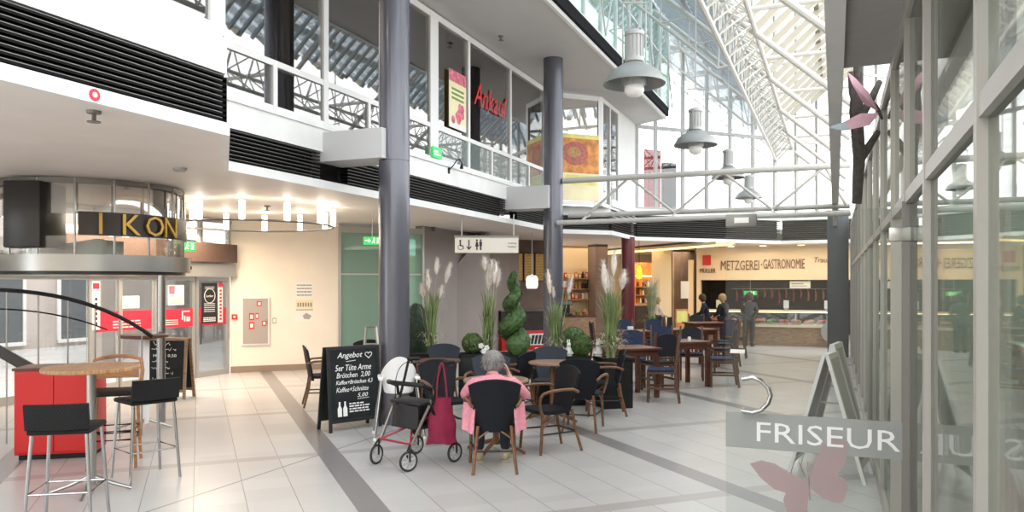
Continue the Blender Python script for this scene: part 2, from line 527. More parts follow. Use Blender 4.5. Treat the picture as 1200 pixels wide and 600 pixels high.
# ---- black ventilation louvres above the edge
def louver(p0, p1, z0, z1, label, n=9, inset=.02):
    d = (p1 - p0); Ln = d.length; d.normalize(); out = Vector((d.y, -d.x, 0))
    ang = math.atan2(d.y, d.x)
    T = thing('louver_panel', label, 'louver', p0 + d * .04 + Vector((0, 0, z0)), ang); Ln -= .08
    H = z1 - z0
    b = MB(); b.box(0, Ln, .1, .14, 0, H); b.build('backing', 'louver_back', T, 0)
    s = MB()
    st = H / n
    for k in range(n):
        z = k * st
        s.prism([(0, -inset, z + st * .18), (0, -inset, z + st * .62), (0, .1, z + st * 1.0), (0, .1, z + st * .8)], (Ln, 0, 0))
    s.build('slats', 'louver_black', T, 0)
    e = MB()  # paler strips: skylight along the slat edges, put in as colour
    for k in range(n):
        z = k * st
        e.box(0, Ln, -inset - .004, -inset, z + st * .55, z + st * .65)
    e.build('slat_edge_glints', 'alu_dark', T, 0)
    return T
louver(E[0], E[1], ZC + .06, 3.36, 'large black ventilation louvre band at the left edge, nearest of all louvre bands', 9)
louver(W(-3.34, V1), W(-1.91, VF), ZC + .06, 3.36, 'short slanted black louvre return joining the two left louvre bands', 9)
louver(W(-1.91, VF), W(-.28, VF), ZC + .06, 3.32, 'black louvre band between the stepped corner and the first grey beam stub', 8)
louver(W(.22, VF), W(5.47, VF), ZC + .06, 3.32, 'long black louvre band between the two grey beam stubs, behind the grey columns', 8)
louver(W(5.97, VF), Q1, ZC + .06, 3.32, 'black louvre band to the right of the second beam stub, behind the slim column', 8)
louver(Q1, Q2, ZC + .06, 3.3, 'short black louvre band under the window with the yellow poster', 8)
louver(Q2, Q3, ZC + .06, 3.5, 'short receding black louvre band next to the dark red column top', 9)
louver(Q3, Q4, ZC + .06, 3.55, 'wide black louvre band at the back of the mall, above the restaurant tables', 10)
louver(Q4, Q5, ZC + .06, 3.55, 'black louvre band at the back above the butcher shop, ending at the slate post', 10)
# soffit above louvres, white fascia bands, sills
fa = MB(); ribbon(fa, [E[0], E[1]], -.25, .03, 3.36, 3.58); ribbon(fa, [W(-1.91, VF), Q1], -.12, .03, 3.32, 3.6)
ribbon(fa, [Q1, Q2, ], -.3, .03, 3.3, 3.52)
fa.prism([Vector((p.x, p.y, 3.36)) for p in (W(-3.34, V1), W(-1.91, VF + .03), W(-2.3, VF - .1), W(-3.5, V1 - .25))], (0, 0, .22))
struct(fa, 'trim_2', 'white_paint', smooth=0)
fb = MB(); ribbon(fb, [Q2, Q3, Q4, Q5], -.4, .05, 3.55, 3.72); struct(fb, 'trim_3', 'white_paint', smooth=0)
si = MB(); ribbon(si, [W(-2.16, VF), W(8.5, VF)], -.1, .06, 3.6, 3.64); ribbon(si, [E[0], W(-3.3, V1)], -.3, -.05, 3.58, 3.72); struct(si, 'trim_4', 'white_paint', smooth=0)

# ---- floor slab of the upper storey and its rooms
us = MB()
us.prism([Vector((p.x, p.y, 3.3)) for p in (W(-9, V1 - .3), W(-3.6, V1 - .3), W(-2.2, VF - .12), W(8.3, VF - .12), W(8.3, -6.5), W(-9, -6.5))], (0, 0, .25)); struct(us, 'floor_upper', 'taupe_wall', smooth=0)
ub = MB(FR); ub.box(-9, 8.4, -6.6, -6.5, 3.55, 6.0); struct(ub, 'wall_upper_back', 'beige_wall', smooth=0)
ur = MB(FR); ur.box(2.6, 2.72, -6.5, -1.1, 3.55, 6.0); struct(ur, 'wall_upper_partition', 'beige_wall', smooth=0)
ue = MB(FR); ue.box(8.3, 8.42, -6.5, -1.0, 3.55, 6.0); struct(ue, 'wall_upper_end', 'beige_wall', smooth=0)

# ---- the upper ceiling
U1 = W(8.0, VF); U2 = U1 + BD * 1.277; U3 = U2 + CD * 3.35; U4 = W(11.75, VE - .05)
uc = MB()
poly = [W(-9, VE), U4, U3, W(12.8, -6.5), W(-9, -6.5)]
uc.prism([Vector((p.x, p.y, ZU)) for p in poly], (0, 0, .25)); struct(uc, 'ceiling_upper', 'ceiling_high', smooth=0)
ed = MB(); ribbon(ed, [W(-9, VE), U4, U3], -.02, .04, ZU - .02, ZU + .05); struct(ed, 'trim_5', 'white_paint', smooth=0)
ed = MB(); ribbon(ed, [W(-9, VE), U4, U3 ], -.05, .1, ZU + .05, ZU + .26); struct(ed, 'trim_6', 'louver_black', smooth=0)

# ---- windows
def window(name, p0, p1, z0, z1, cols, rails, label=None, depth=.07, w=.06, frame_m='white_steel', panes=None, edge=.06):
    """cols: distances along p0-p1 of mullions [(t, z0, z1, width)], rails: [(t0, t1, z, h)]; panes: [(t0,t1,z0,z1,mat)]"""
    d = p1 - p0; Ln = d.length; ang = math.atan2(d.y, d.x)
    root = bpy.data.objects.new(name, None); root.location = p0; root.rotation_euler = (0, 0, ang); COL.objects.link(root); root['kind'] = 'structure'
    m = MB()
    for t, a, b, ww in cols: m.box(t - ww / 2, t + ww / 2, -depth / 2, depth / 2, a, b)
    for t0, t1, z, h in rails: m.box(t0, t1, -depth / 2 + .004, depth / 2 - .004, z - h / 2, z + h / 2)
    m.build('frame', frame_m, root, 0)
    for t0, t1, a, b, mm in panes or []:
        g = MB(); g.box(t0, t1, -.006, .006, a, b); g.build('pane', mm, root, 0)
    return root
p0, p1 = W(-2.2, VF), W(8.0, VF)
c = [(0.02, 3.64, 5.98, .1), (1.99, 3.64, 5.98, .09), (3.93, 3.64, 5.98, .09), (4.78, 3.64, 5.98, .26), (6.03, 3.64, 5.98, .08), (7.88, 3.64, 5.98, .08), (9.78, 3.64, 5.98, .09)]
c += [(1.05, 3.64, 4.18, .07), (2.95, 3.64, 4.18, .06), (7.0, 3.64, 4.18, .05), (8.85, 3.64, 4.18, .05)]
r = [(0, 10.2, 3.67, .06), (0, 10.2, 4.18, .07), (0, 10.2, 5.93, .1)]
pn = [(a, b, 4.2, 5.9, 'glass_upper') for a, b in ((0.05, 1.95), (2.03, 3.9), (3.97, 4.65), (4.9, 6.0), (6.06, 7.85), (7.92, 9.75))]
pn += [(a, b, 3.68, 4.16, 'glass_upper') for a, b in ((0.05, 1.02), (1.08, 1.95), (2.03, 2.92), (2.98, 3.9), (3.97, 4.65))]
pn += [(a, b, 3.68, 4.16, 'glass_frost') for a, b in ((4.9, 6.0), (6.06, 6.98), (7.02, 7.85), (7.92, 8.83), (8.87, 9.75))]
window('window_1', p0, p1, 3.6, 6, c, r, panes=pn)
p0, p1 = W(-9, V1 - .15), W(-3.2, V1 - .15)
c = [(5.72, 3.72, 5.98, .16), (3.6, 3.72, 5.98, .09), (1.6, 3.72, 5.98, .09)]
window('window_2', p0, p1, 3.7, 6, c, [(0, 5.8, 3.76, .08), (0, 5.8, 5.93, .1)], panes=[(0, 1.55, 3.8, 5.9, 'glass_upper'), (1.65, 3.55, 3.8, 5.9, 'glass_upper'), (3.65, 5.64, 3.8, 5.9, 'glass_upper')])
Lb = (U2 - U1).length
window('window_3', U1 + Vector((0, 0, 0)), U2, 3.5, 6, [(.04, 3.5, 5.98, .1), (Lb - .03, 3.5, 5.98, .1)], [(0, Lb, 3.53, .08), (0, Lb, 4.1, .04), (0, Lb, 5.93, .1)],
       panes=[(.08, Lb - .08, 3.56, 5.9, 'glass_upper')])
# receding part: grey pane, then white wall, then the last window at the corner
Lc = (U3 - U2).length
window('window_4', U2, U2 + CD * 1.5, 3.5, 6, [(.05, 3.5, 5.98, .08), (1.45, 3.5, 5.98, .09), (.7, 3.5, 5.98, .05)], [(0, 1.5, 3.53, .08), (0, 1.5, 5.93, .1)],
       panes=[(.08, .68, 3.56, 5.9, 'glass_upper'), (.72, 1.42, 3.56, 5.9, 'glass_upper')])
ww = MB(); ww.prism([(p.x, p.y, 3.5) for p in (U2 + CD * 1.5, U3, U3 - ND * .2, U2 + CD * 1.5 - ND * .2)], (0, 0, 2.5)); struct(ww, 'wall_upper_pier', 'white_paint', smooth=0)
sb = MB(); sb.prism([(p.x, p.y, 3.3) for p in (Q1 + Vector((0, 0, 0)), Q2, Q3 + CD * .6, Q3 + CD * .6 - BD * 3, Q1 - BD * 1.5)], (0, 0, .2)); struct(sb, 'trim_7', 'white_paint', smooth=0)
# glazed end of the mall: bright curtain wall to the sky
E0 = U3 + Vector((0, 0, 0)); L8 = 9.6
cols = [(t, 3.7, 11.5, .09) for t in (0.03, .62, 1.5, 2.3, 3.1, 3.9, 4.7, 5.5, 6.3, 7.1, 7.9, 8.7, 9.5)]
window('window_5', E0, E0 + BD * L8, 3.7, 11.5, cols, [(0, L8, 3.74, .1), (0, L8, 5.95, .1), (0, L8, 8.2, .08)], frame_m='mullion_grey',
       panes=[(a[0] + .03, b[0] - .03, 3.78, 11.4, 'glass_clear') for a, b in zip(cols, cols[1:])])

# ---- grey beam stubs between facade and columns
for k, u in enumerate((0, 5.75)):
    s = MB(FR); s.box(u - .28, u + .22, VF - .05, .0, 3.2 if k == 0 else 3.13, 3.56); struct(s, 'trim_%d' % (8 + k), 'stub_grey', smooth=0)

# ---- columns
def column(u, v, rad, z1, ring, m, label):
    T = thing('column', label, 'column', W(u, v))
    b = MB()
    prof = [(0, 0), (rad * 1.0, 0)]
    if ring: prof += [(rad, ring - .012), (rad * .965, ring - .01), (rad * .965, ring + .01), (rad, ring + .012)]
    prof += [(rad, z1), (0, z1)]
    b.lathe(prof, 40); b.build('shaft', m, T)
    c = MB(); c.lathe([(rad * .9, 0), (rad * 1.03, 0), (rad * 1.03, .05), (rad * .9, .05), (rad * .9, 0)], 40); c.build('base_ring', 'column_ring', T)
    return T
column(0, 0, .188, 6.0, 3.18, 'column_grey', 'large glossy grey round column behind the white high chair, rising out of the picture')
column(5.75, 0, .188, 6.0, 3.06, 'column_grey', 'slimmer looking grey round column between pampas plants, its top meeting the upper ceiling')
t = column(11.5, 0, .175, 2.92, None, 'column_red', 'dark red round column behind the pampas grass, under the lower ceiling')
b = MB(); b.box(-.09, .09, -.18, -.17, .42, .58, M=Matrix.Rotation(R(0), 4, 'Z')); b.build('notice', 'paper_white', t, 0)
T = thing('post', 'square slate coloured steel post at the butcher shop corner, seen through the glass door', 'post', W(11.5, 5.0), math.atan2(ND.y, ND.x))
b = MB(); b.box(-.2, .26, -.16, .16, 0, 3.4, b=.015); b.build('shaft', 'post_slate', T)
b = MB(); b.box(-.22, .28, -.18, .18, 3.34, 3.42); b.build('cap', 'post_slate', T, 0)

# ---- entrance side (left): glazing, sliding doors, header, cream wall
VN = -5.69
def WE(u, z=0): return W(u, VN, z)
ang = math.atan2(CD.y, CD.x)
def door(name, u0, u1, z1, mat_f='alu'):
    root = bpy.data.objects.new(name, None); root.location = WE(u0); root.rotation_euler = (0, 0, ang); COL.objects.link(root); root['kind'] = 'structure'
    L_ = u1 - u0
    m = MB(); w = .06
    m.box(0, w, -.03, .03, 0, z1); m.box(L_ - w, L_, -.03, .03, 0, z1); m.box(w, L_ - w, -.03, .03, 0, .1); m.box(w, L_ - w, -.03, .03, z1 - .07, z1)
    m.build('frame', mat_f, root, 0)
    g = MB(); g.box(w, L_ - w, -.006, .006, .1, z1 - .07); g.build('pane', 'glass_clear', root, 0)
    return root
d1 = door('door_1', 1.66, 2.46, 1.83); d2 = door('door_2', 2.48, 3.3, 1.83)
for d in (d1, d2):
    h = MB(); h.box(.09, .11, -.05, -.03, .6, 1.0); h.build('handle', 'chrome', d, 0)
window('window_6', WE(-7), WE(1.64), 0, 2.9, [(t, 0, 1.84, .07) for t in (.05, 1.8, 3.6, 5.4, 7.35, 7.88, 8.6)], [(0, 8.64, .06, .12), (0, 8.64, 1.8, .08)], frame_m='alu',
       panes=[(a, b, .12, 1.76, 'glass_clear') for a, b in ((.09, 1.76), (1.84, 3.56), (3.64, 5.36), (5.44, 7.31), (7.39, 7.84), (7.92, 8.56))])
hd = MB(FR); hd.box(-7, 3.36, VN - .12, VN + .14, 1.84, 2.07); struct(hd, 'trim_10', 'alu', smooth=0)
window('window_7', WE(-7), WE(3.36), 2.07, 2.92, [(t, 2.07, 2.92, .06) for t in (.05, 1.7, 3.4, 5.1, 6.8, 8.0, 8.9, 9.6, 10.3)], [(0, 10.36, 2.1, .05), (0, 10.36, 2.88, .07)], frame_m='alu',
       panes=[(a, b, 2.12, 2.85, 'glass_clear') for a, b in ((.08, 1.67), (1.73, 3.37), (3.43, 5.07), (5.13, 6.77), (6.83, 7.97), (8.03, 8.87), (8.93, 9.57), (9.63, 10.27))])
# graphics on the door glass
def on_entrance(name, label, cat, u0, u1, z0, z1, m, off=.02, parts=()):
    T = thing(name, label, cat, WE(u0, z0) + ND * off, ang)
    b = MB(); b.box(0, u1 - u0, -.003, .003, 0, z1 - z0); b.build('sheet', m, T, 0)
    for pm, rects in parts:
        q = MB()
        for (a, bb, cc, dd) in rects: q.box(a * (u1 - u0), bb * (u1 - u0), -.006, -.003, cc * (z1 - z0), dd * (z1 - z0))
        q.build('print', pm, T, 0)
    return T
def scr(n, a, b, c, d, h=.35):
    """n lines of small print as short dashes inside the unit rectangle a-b, c-d"""
    out = []; rnd = random.Random(int(1000 * (a + b + c + d)) + n)
    st = (d - c) / n
    for k in range(n):
        x = a
        while x < b - .01:
            w = min((b - a) * rnd.uniform(.08, .3), b - x)
            out.append((x, x + w * .85, c + k * st, c + k * st + st * h)); x += w
    return out
on_entrance('glass_film', 'red film band with white print across the sliding door leaf with the small round knob', 'film', 1.74, 2.4, .94, 1.26, 'sticker_red', parts=[('paper_white', scr(3, .06, .5, .15, .5) + [(.62, .66, .4, .8), (.7, .74, .3, .6), (.78, .9, .3, .55), (.62, .9, .82, .88)])])
on_entrance('glass_film', 'red film band on the right sliding door, behind the black poster', 'film', 2.56, 3.22, .94, 1.26, 'sticker_red')
on_entrance('glass_film', 'red film band on the fixed glazing beside the stair rail, left of the sliding doors', 'film', .42, 1.5, .94, 1.26, 'sticker_red', parts=[('paper_white', scr(3, .3, .8, .15, .6))])
ring = [(.2 + .3 * math.cos(k), 0, 0, 0) for k in range(0)]
T = on_entrance('poster', 'black poster with a round emblem and white text on the right sliding door', 'poster', 2.6, 2.98, .98, 1.72, 'poster_black', .035, parts=[('paper_white', scr(5, .15, .85, .28, .52) + scr(3, .1, .9, .04, .16, .6) + scr(2, .2, .8, .85, .93))])
q = MB(); q.tube([Vector((.19 + .13 * math.cos(a), -.006, .5 + .13 * math.sin(a))) for a in [2 * PI * k / 24 for k in range(24)]], .006, 5, closed=True)
q.text('Lecker', Matrix.Translation((.19, -.004, .5)), width=.18, ext=.003); q.build('emblem', 'paper_white', T, 0)
on_entrance('banner', 'narrow white banner with red vertical lettering on the right sliding door', 'banner', 3.0, 3.12, .98, 1.72, 'paper_white', .035, parts=[('sticker_red', [(.3, .75, .06 + .09 * k, .11 + .09 * k) for k in range(9)] + [(0, 1, .9, 1)])])
on_entrance('notice', 'white notice with blue print on the fixed glazing left of the sliding doors', 'notice', .9, 1.25, 1.3, 1.5, 'paper_white', parts=[('paper_teal', scr(3, .1, .9, .15, .9))])
on_entrance('poster', 'white and pink flyer with red top on the left sliding door leaf', 'poster', 1.85, 2.2, 1.33, 1.68, 'paper_white', parts=[('paper_pinkred', [(.05, .4, .55, .95)]), ('alu', scr(3, .1, .9, .08, .45))])
on_entrance('banner', 'tall white banner with a red square at its top on the far left glazing', 'banner', .36, .5, .98, 1.74, 'paper_white', .035, parts=[('sticker_red', [(.1, .9, .84, .96)]), ('ink', [(.35, .65, .1 + .1 * k, .16 + .1 * k) for k in range(6)])])
# brown panel above the header
b = MB(FR); b.box(-.2, 3.3, VN + .16, VN + .22, 2.1, 2.44); struct(b, 'trim_11', 'brown_panel', smooth=0)
# motion sensor on the header
T = thing('door_sensor', 'small black motion sensor on the metal header above the sliding doors', 'sensor', WE(2.1, 1.98) + ND * .16, ang)
b = MB(); b.box(-.11, .11, -.04, .02, -.03, .03, b=.01); b.build('body', 'black_plastic', T)
# cream wall in the B direction with skirting
WC = WE(3.36)
def wallB(name, p, L_, z0, z1, th, m, side=1):
    b = MB(frame(p, math.atan2(BD.y, BD.x))); b.box(0, L_, 0, th, z0, z1); return struct(b, name, m, smooth=0)
wallB('wall_left', WC, 2.045, 0, ZC, .2, 'cream_wall')
sk = MB(frame(WC, math.atan2(BD.y, BD.x))); sk.box(.0, 2.0, -.02, 0, 0, .12); struct(sk, 'baseboard_left', 'skirting', smooth=0)
GP = WC + BD * 2.045
window('window_8', GP, GP + BD * 1.77, 0, ZC, [(.02, 0, 2.9, .05), (1.75, 0, 2.9, .05)], [(0, 1.77, 2.8, .12), (0, 1.77, .04, .08), (0, 1.77, 1.9, .03)], frame_m='alu', panes=[(.05, 1.72, .08, 2.74, 'glass_green')])
bk = MB(frame(GP + AD * 1.6, math.atan2(BD.y, BD.x))); bk.box(-1.5, 1.77, 0, .1, 0, ZC); struct(bk, 'wall_stairwell', 'teal_panel', smooth=0)
GE = GP + BD * 1.77
g = MB(frame(GE, math.atan2(CD.y, CD.x))); g.box(0, 1.15, 0, .2, 0, ZC); struct(g, 'wall_pier', 'taupe_wall', smooth=0)
HP = GE + CD * 1.15
# recess with the underside of the stairs, brown back wall
hb = MB(frame(HP + CD * 4.2 - BD * 1.0, math.atan2(BD.y, BD.x))); hb.box(0, 1.8, 0, .15, 0, ZC); struct(hb, 'wall_back', 'brown_wall', smooth=0)
hs = MB(frame(HP - BD * .2 + CD * .4, math.atan2(BD.y, BD.x)))
hs.prism([(0, 0, 0), (1.0, 0, 0), (1.0, 0, 2.9), (.9, 0, 2.9), (0, 0, 1.95)], (0, 1.2, 0)); struct(hs, 'trim_12', 'taupe_wall', smooth=0)
hl = MB(frame(HP, math.atan2(CD.y, CD.x))); hl.box(0, 4.3, .0, .15, 0, ZC); struct(hl, 'wall_recess', 'taupe_wall', smooth=0)
# corridor walls far behind
fb_ = MB(frame(Vector((0.2, 29.5, 0)), math.atan2(BD.y, BD.x))); fb_.box(0, 9, 0, .2, 0, ZC); struct(fb_, 'wall_far', 'shop_cream', smooth=0)

# unseen walls, added to keep sky light out of the ground floor behind the shops
ow = MB(); ow.box(-9, 25, 33, 33.2, 0, ZC); struct(ow, 'wall_skyblock_back', 'shop_cream', smooth=0)
ow = MB(); ow.box(14.5, 14.7, 15.5, 33, 0, ZC); struct(ow, 'wall_skyblock_right', 'shop_dark', smooth=0)
ow = MB(); ow.box(-9, -8.8, 16.5, 33, 0, ZC); struct(ow, 'wall_skyblock_left', 'taupe_wall', smooth=0)
ow = MB(FR); ow.box(11.4, 11.5, VR + .1, 12, 0, 3.2); struct(ow, 'wall_salon_end', 'beige_wall', smooth=0)
# ---- rear of the mall behind the camera
rw = MB(); rw.box(-16, 12, -6.2, -6, 0, 4.2); struct(rw, 'wall_front', 'cream_wall', smooth=0)

# street outside the glass entrance
st = MB(FR); st.box(-16, 9, -15.2, -14.6, 0, 7); struct(st, 'wall_outside', 'facade_rose', smooth=0)
for k in range(7):
    window('window_%d' % (20 + k), W(-11 + k * 2.9, -14.55), W(-9 + k * 2.9, -14.55), .1, 2.6, [(.04, .1, 2.6, .08), (1.0, .1, 2.6, .06), (1.96, .1, 2.6, .08)], [(0, 2, .15, .1), (0, 2, 2.55, .1), (0, 2, 1.9, .06)], panes=[(.08, 1.92, .2, 2.5, 'facade_glass')])
# ---- right-hand shop front (hairdresser): frames, glass, fascia, soffit, upper windows
ang_c = math.atan2(CD.y, CD.x)
mull = [(-8.6, .06), (-7.2, .06), (-5.9, .05), (-4.68, .06), (-3.76, .035), (-2.75, .035), (-1.55, .05), (-.3, .05), (1.0, .05), (2.3, .05), (3.6, .05), (5.2, .05), (6.8, .05), (8.4, .05), (10.0, .05), (11.2, .05)]
base = W(-9, VR)
root = window('window_9', base, W(11.4, VR), 0, 3.1, [(u + 9, 0, 3.1, w) for u, w in mull], [(0, 5.22, .06, .12), (6.27, 20.3, .06, .12), (0, 20.3, 2.12, .06), (0, 20.3, 3.06, .08)], frame_m='frame_greige', depth=.06,
       panes=[(a[0] + 9 + .03, b[0] + 9 - .03, .12, 2.09, 'glass_shop') for a, b in zip(mull, mull[1:]) if not (a[0] == -3.76)] + [(a[0] + 9 + .03, b[0] + 9 - .03, 2.15, 3.02, 'glass_shop') for a, b in zip(mull, mull[1:])])
so = MB(FR); so.box(-9, -2.62, VR - .3, 9.6, 3.1, 3.25); struct(so, 'ceiling_right', 'soffit_grey', smooth=0)
so = MB(FR); so.box(-2.62, 11.4, VR + .02, 9.6, 3.1, 3.25); struct(so, 'ceiling_salon', 'ceiling_low', smooth=0)
fs = MB(FR); fs.box(-9, 12.2, VR - .4, VR - .3, 3.06, 3.36); struct(fs, 'trim_13', 'white_paint', smooth=0)
fl = MB(FR); fl.box(-9, 11.4, VR + .04, 9.5, 0, .012); struct(fl, 'floor_salon', 'salon_floor', smooth=0)
# salon interior shell
sw = MB(FR); sw.box(-9, 11.4, 9.5, 9.62, 0, 3.1); struct(sw, 'wall_right', 'beige_wall', smooth=0)
sw = MB(FR); sw.box(4.6, 4.72, VR + .06, 9.5, 0, 3.1); struct(sw, 'wall_salon_partition', 'teal_panel', smooth=0)
pt = MB(FR); pt.box(0.02, .36, VR + .13, VR + .32, 0, 3.1); struct(pt, 'trim_14', 'tan_stone', smooth=0)

# ================================================================== ROOF OF THE MALL
VV, ZV = 3.38, 6.06
SL = math.tan(R(42.5))
def left_roof(v): return ZV + .25 + (VV - v) * SL
def right_roof(v): return ZV + .25 + (v - VV) * SL
def truss(u, double, label):
    T = thing('roof_truss', label, 'truss', W(u, VV, ZV), ang_c)    # local x = along, local y = to the left of the mall
    c = MB(); d = MB()
    topl = 6.2 if u > 11 else 4.6
    a, b = Vector((0, 0, 0)), Vector((0, topl, topl * SL))
    c.tube([a, b], .05, 10)
    c.tube([a, Vector((0, -1.85, -1.85 * .9))], .05, 10)
    c.build('chord', 'roof_white', T)
    tI = MB(); tI.tube([Vector((0, 0, 0)), Vector((0, -1.92, 0))], .042, 10); tI.build('tie', 'roof_white', T)
    if double:
        n = 8
        low = [Vector((0, .55 + topl * k / n, topl * k / n * SL - .1)) for k in range(n)]
        d.tube([low[0], low[-1]], .032, 8)
        for k in range(n - 1):
            up_ = Vector((0, topl * (k + .9) / n, topl * (k + .9) / n * SL))
            d.tube([low[k], up_], .018, 6); d.tube([up_, low[k + 1]], .018, 6)
        d.tube([Vector((0, 0, 0)), low[0]], .03, 8)
        d.build('web', 'roof_white', T)
    return T
words = ['nearest, above the first pendant lamp', 'second from the front', 'third from the front, a long double chord', 'fourth from the front, slender', 'fifth from the front, above the third lamp', 'sixth from the front, slender', 'farthest, near the bright glazed end']
for k in range(7):
    truss(1.75 + 2.875 * k, k % 2 == 0, 'white tubular roof truss sloping over the mall, ' + words[k])
truss(-1.1, False, 'thick white roof strut overhead, cut by the grey soffit at the upper right')
# valley lattice girder
T = thing('lattice_girder', 'long white lattice girder running along the roof valley', 'girder', W(-6, VV, ZV), ang_c)
c = MB(); Lg = 27
P = [(0, 0, -.02), (0, .0, -.75), (0, -.42, -.35)]
for q in P: c.tube([Vector(q), Vector(q) + Vector((Lg, 0, 0))], .04, 8)
c.build('chord', 'roof_white', T)
c = MB(); n = 46
for k in range(n):
    x0, x1, x2 = Lg * k / n, Lg * (k + .5) / n, Lg * (k + 1) / n
    for i, j in ((0, 1), (0, 2), (1, 2)):
        c.tube([Vector(P[i]) + Vector((x0, 0, 0)), Vector(P[j]) + Vector((x1, 0, 0))], .015, 5)
        c.tube([Vector(P[j]) + Vector((x1, 0, 0)), Vector(P[i]) + Vector((x2, 0, 0))], .015, 5)
c.build('web', 'roof_white', T)
# glazing bars, left slope (cool glass) and right slope (cream slats)
g = MB(FR)
for k in range(108):
    u = -9 + k * .3
    g.bar((u, VV, left_roof(VV)), (u, -4.2, left_roof(-4.2)), .045, .07)
for v in (2.2, .6, -1.0, -2.6, -4.2): g.bar((-9, v, left_roof(v) - .06), (23.2, v, left_roof(v) - .06), .08, .1)
struct(g, 'trim_15', 'glazing_bar', smooth=0)
g = MB(FR); g.quad([(-9, VV, left_roof(VV) + .05), (23.2, VV, left_roof(VV) + .05), (23.2, -4.2, left_roof(-4.2) + .05), (-9, -4.2, left_roof(-4.2) + .05)]); struct(g, 'window_11', 'glass_blue', smooth=0)
g = MB(FR)
for k in range(41):
    u = -9 + k * .8
    g.bar((u, VV, right_roof(VV)), (u, 8.6, right_roof(8.6)), .13, .12)
struct(g, 'trim_16', 'roof_cream', smooth=0)
g = MB(FR)
for v in (4.6, 6.0, 7.4, 8.6): g.bar((-9, v, right_roof(v) + .12), (23.2, v, right_roof(v) + .12), .1, .12)
struct(g, 'trim_17', 'roof_beam', smooth=0)
g = MB(FR); g.quad([(-9, VV, right_roof(VV) + .1), (23.2, VV, right_roof(VV) + .1), (23.2, 8.6, right_roof(8.6) + .1), (-9, 8.6, right_roof(8.6) + .1)]); struct(g, 'window_12', 'glass_roof', smooth=0)
# big round raking beams over the right-hand side
for k, (u, lab) in enumerate(((-.6, 'thick round raking beam at the upper right, next to the grey soffit'), (.5, 'thick round raking beam at the top of the picture, second from the soffit'))):
    T = thing('raking_tube', lab, 'tube', W(u, VV, ZV), ang_c)
    c = MB(); c.tube([Vector((0, 1.6, 1.6 * SL)), Vector((0, -1.9, -1.9 * .86))], .1, 14); c.build('tube', 'roof_beam', T)
# clerestory between upper ceiling edge and roof
zt = left_roof(VE) - .1
cols = [(t, ZU + .26, zt, .05) for t in [i * 1.05 for i in range(21)]]
root = window('window_13', W(-9, VE), W(11.7, VE), ZU, zt, cols, [(0, 20.7, ZU + .3, .06), (0, 20.7, zt, .08), (0, 20.7, (ZU + zt) / 2 + .2, .04)],
              panes=[(a[0] + .03, b[0] - .03, ZU + .3, zt - .04, 'glass_clerestory') for a, b in zip(cols, cols[1:])])
c = MB()
for i in range(10):
    x = i * 2.1
    c.tube([(x, -.1, ZU + .3), (x + 1.05, -.1, zt - .05)], .018, 6); c.tube([(x + 1.05, -.1, zt - .05), (x + 2.1, -.1, ZU + .3)], .018, 6)
c.build('bracing', 'roof_white', root)
# triangular tube bridge across the mall at the second column
def bridge(u, label):
    T = thing('tube_bridge', label, 'truss', W(u, .2, 0), math.atan2(ND.y, ND.x))
    Lb_ = 5.0
    top, b1, b2 = (0.0, 3.66), (.32, 3.02), (-.32, 2.84)
    m = MB(); m.tube([(0, top[0], top[1]), (Lb_, top[0], top[1])], .055, 12); m.build('top_tube', 'roof_white', T)
    for b in (b1, b2):
        m = MB(); m.tube([(0, b[0], b[1]), (Lb_, b[0], b[1])], .045, 12); m.build('bottom_tube', 'roof_white', T)
    n = 3; st = Lb_ / n
    for k in range(n):
        x0 = .45 + st * k; xm = x0 + st / 2
        for a, bb in ((x0, xm), (min(x0 + st, Lb_ - .05), xm)):
            m = MB()
            m.tube([(a, b2[0] * .0, b1[1] - .05), (xm, 0, top[1])], .024, 8); m.build('diagonal', 'roof_white', T)
        m = MB(); m.tube([(x0, b1[0], b1[1]), (x0, 0, b1[1] - .06), (x0, b2[0], b2[1])], .024, 8)
        m.build('strut', 'roof_white', T)
    return T
bridge(5.75, 'white triangular tube bridge crossing the mall from the slimmer grey column to the right-hand shops')
# ================================================================== CAFE FURNITURE
def rot_about(vec, ang): return Matrix.Rotation(ang, 4, 'Z') @ Vector(vec)
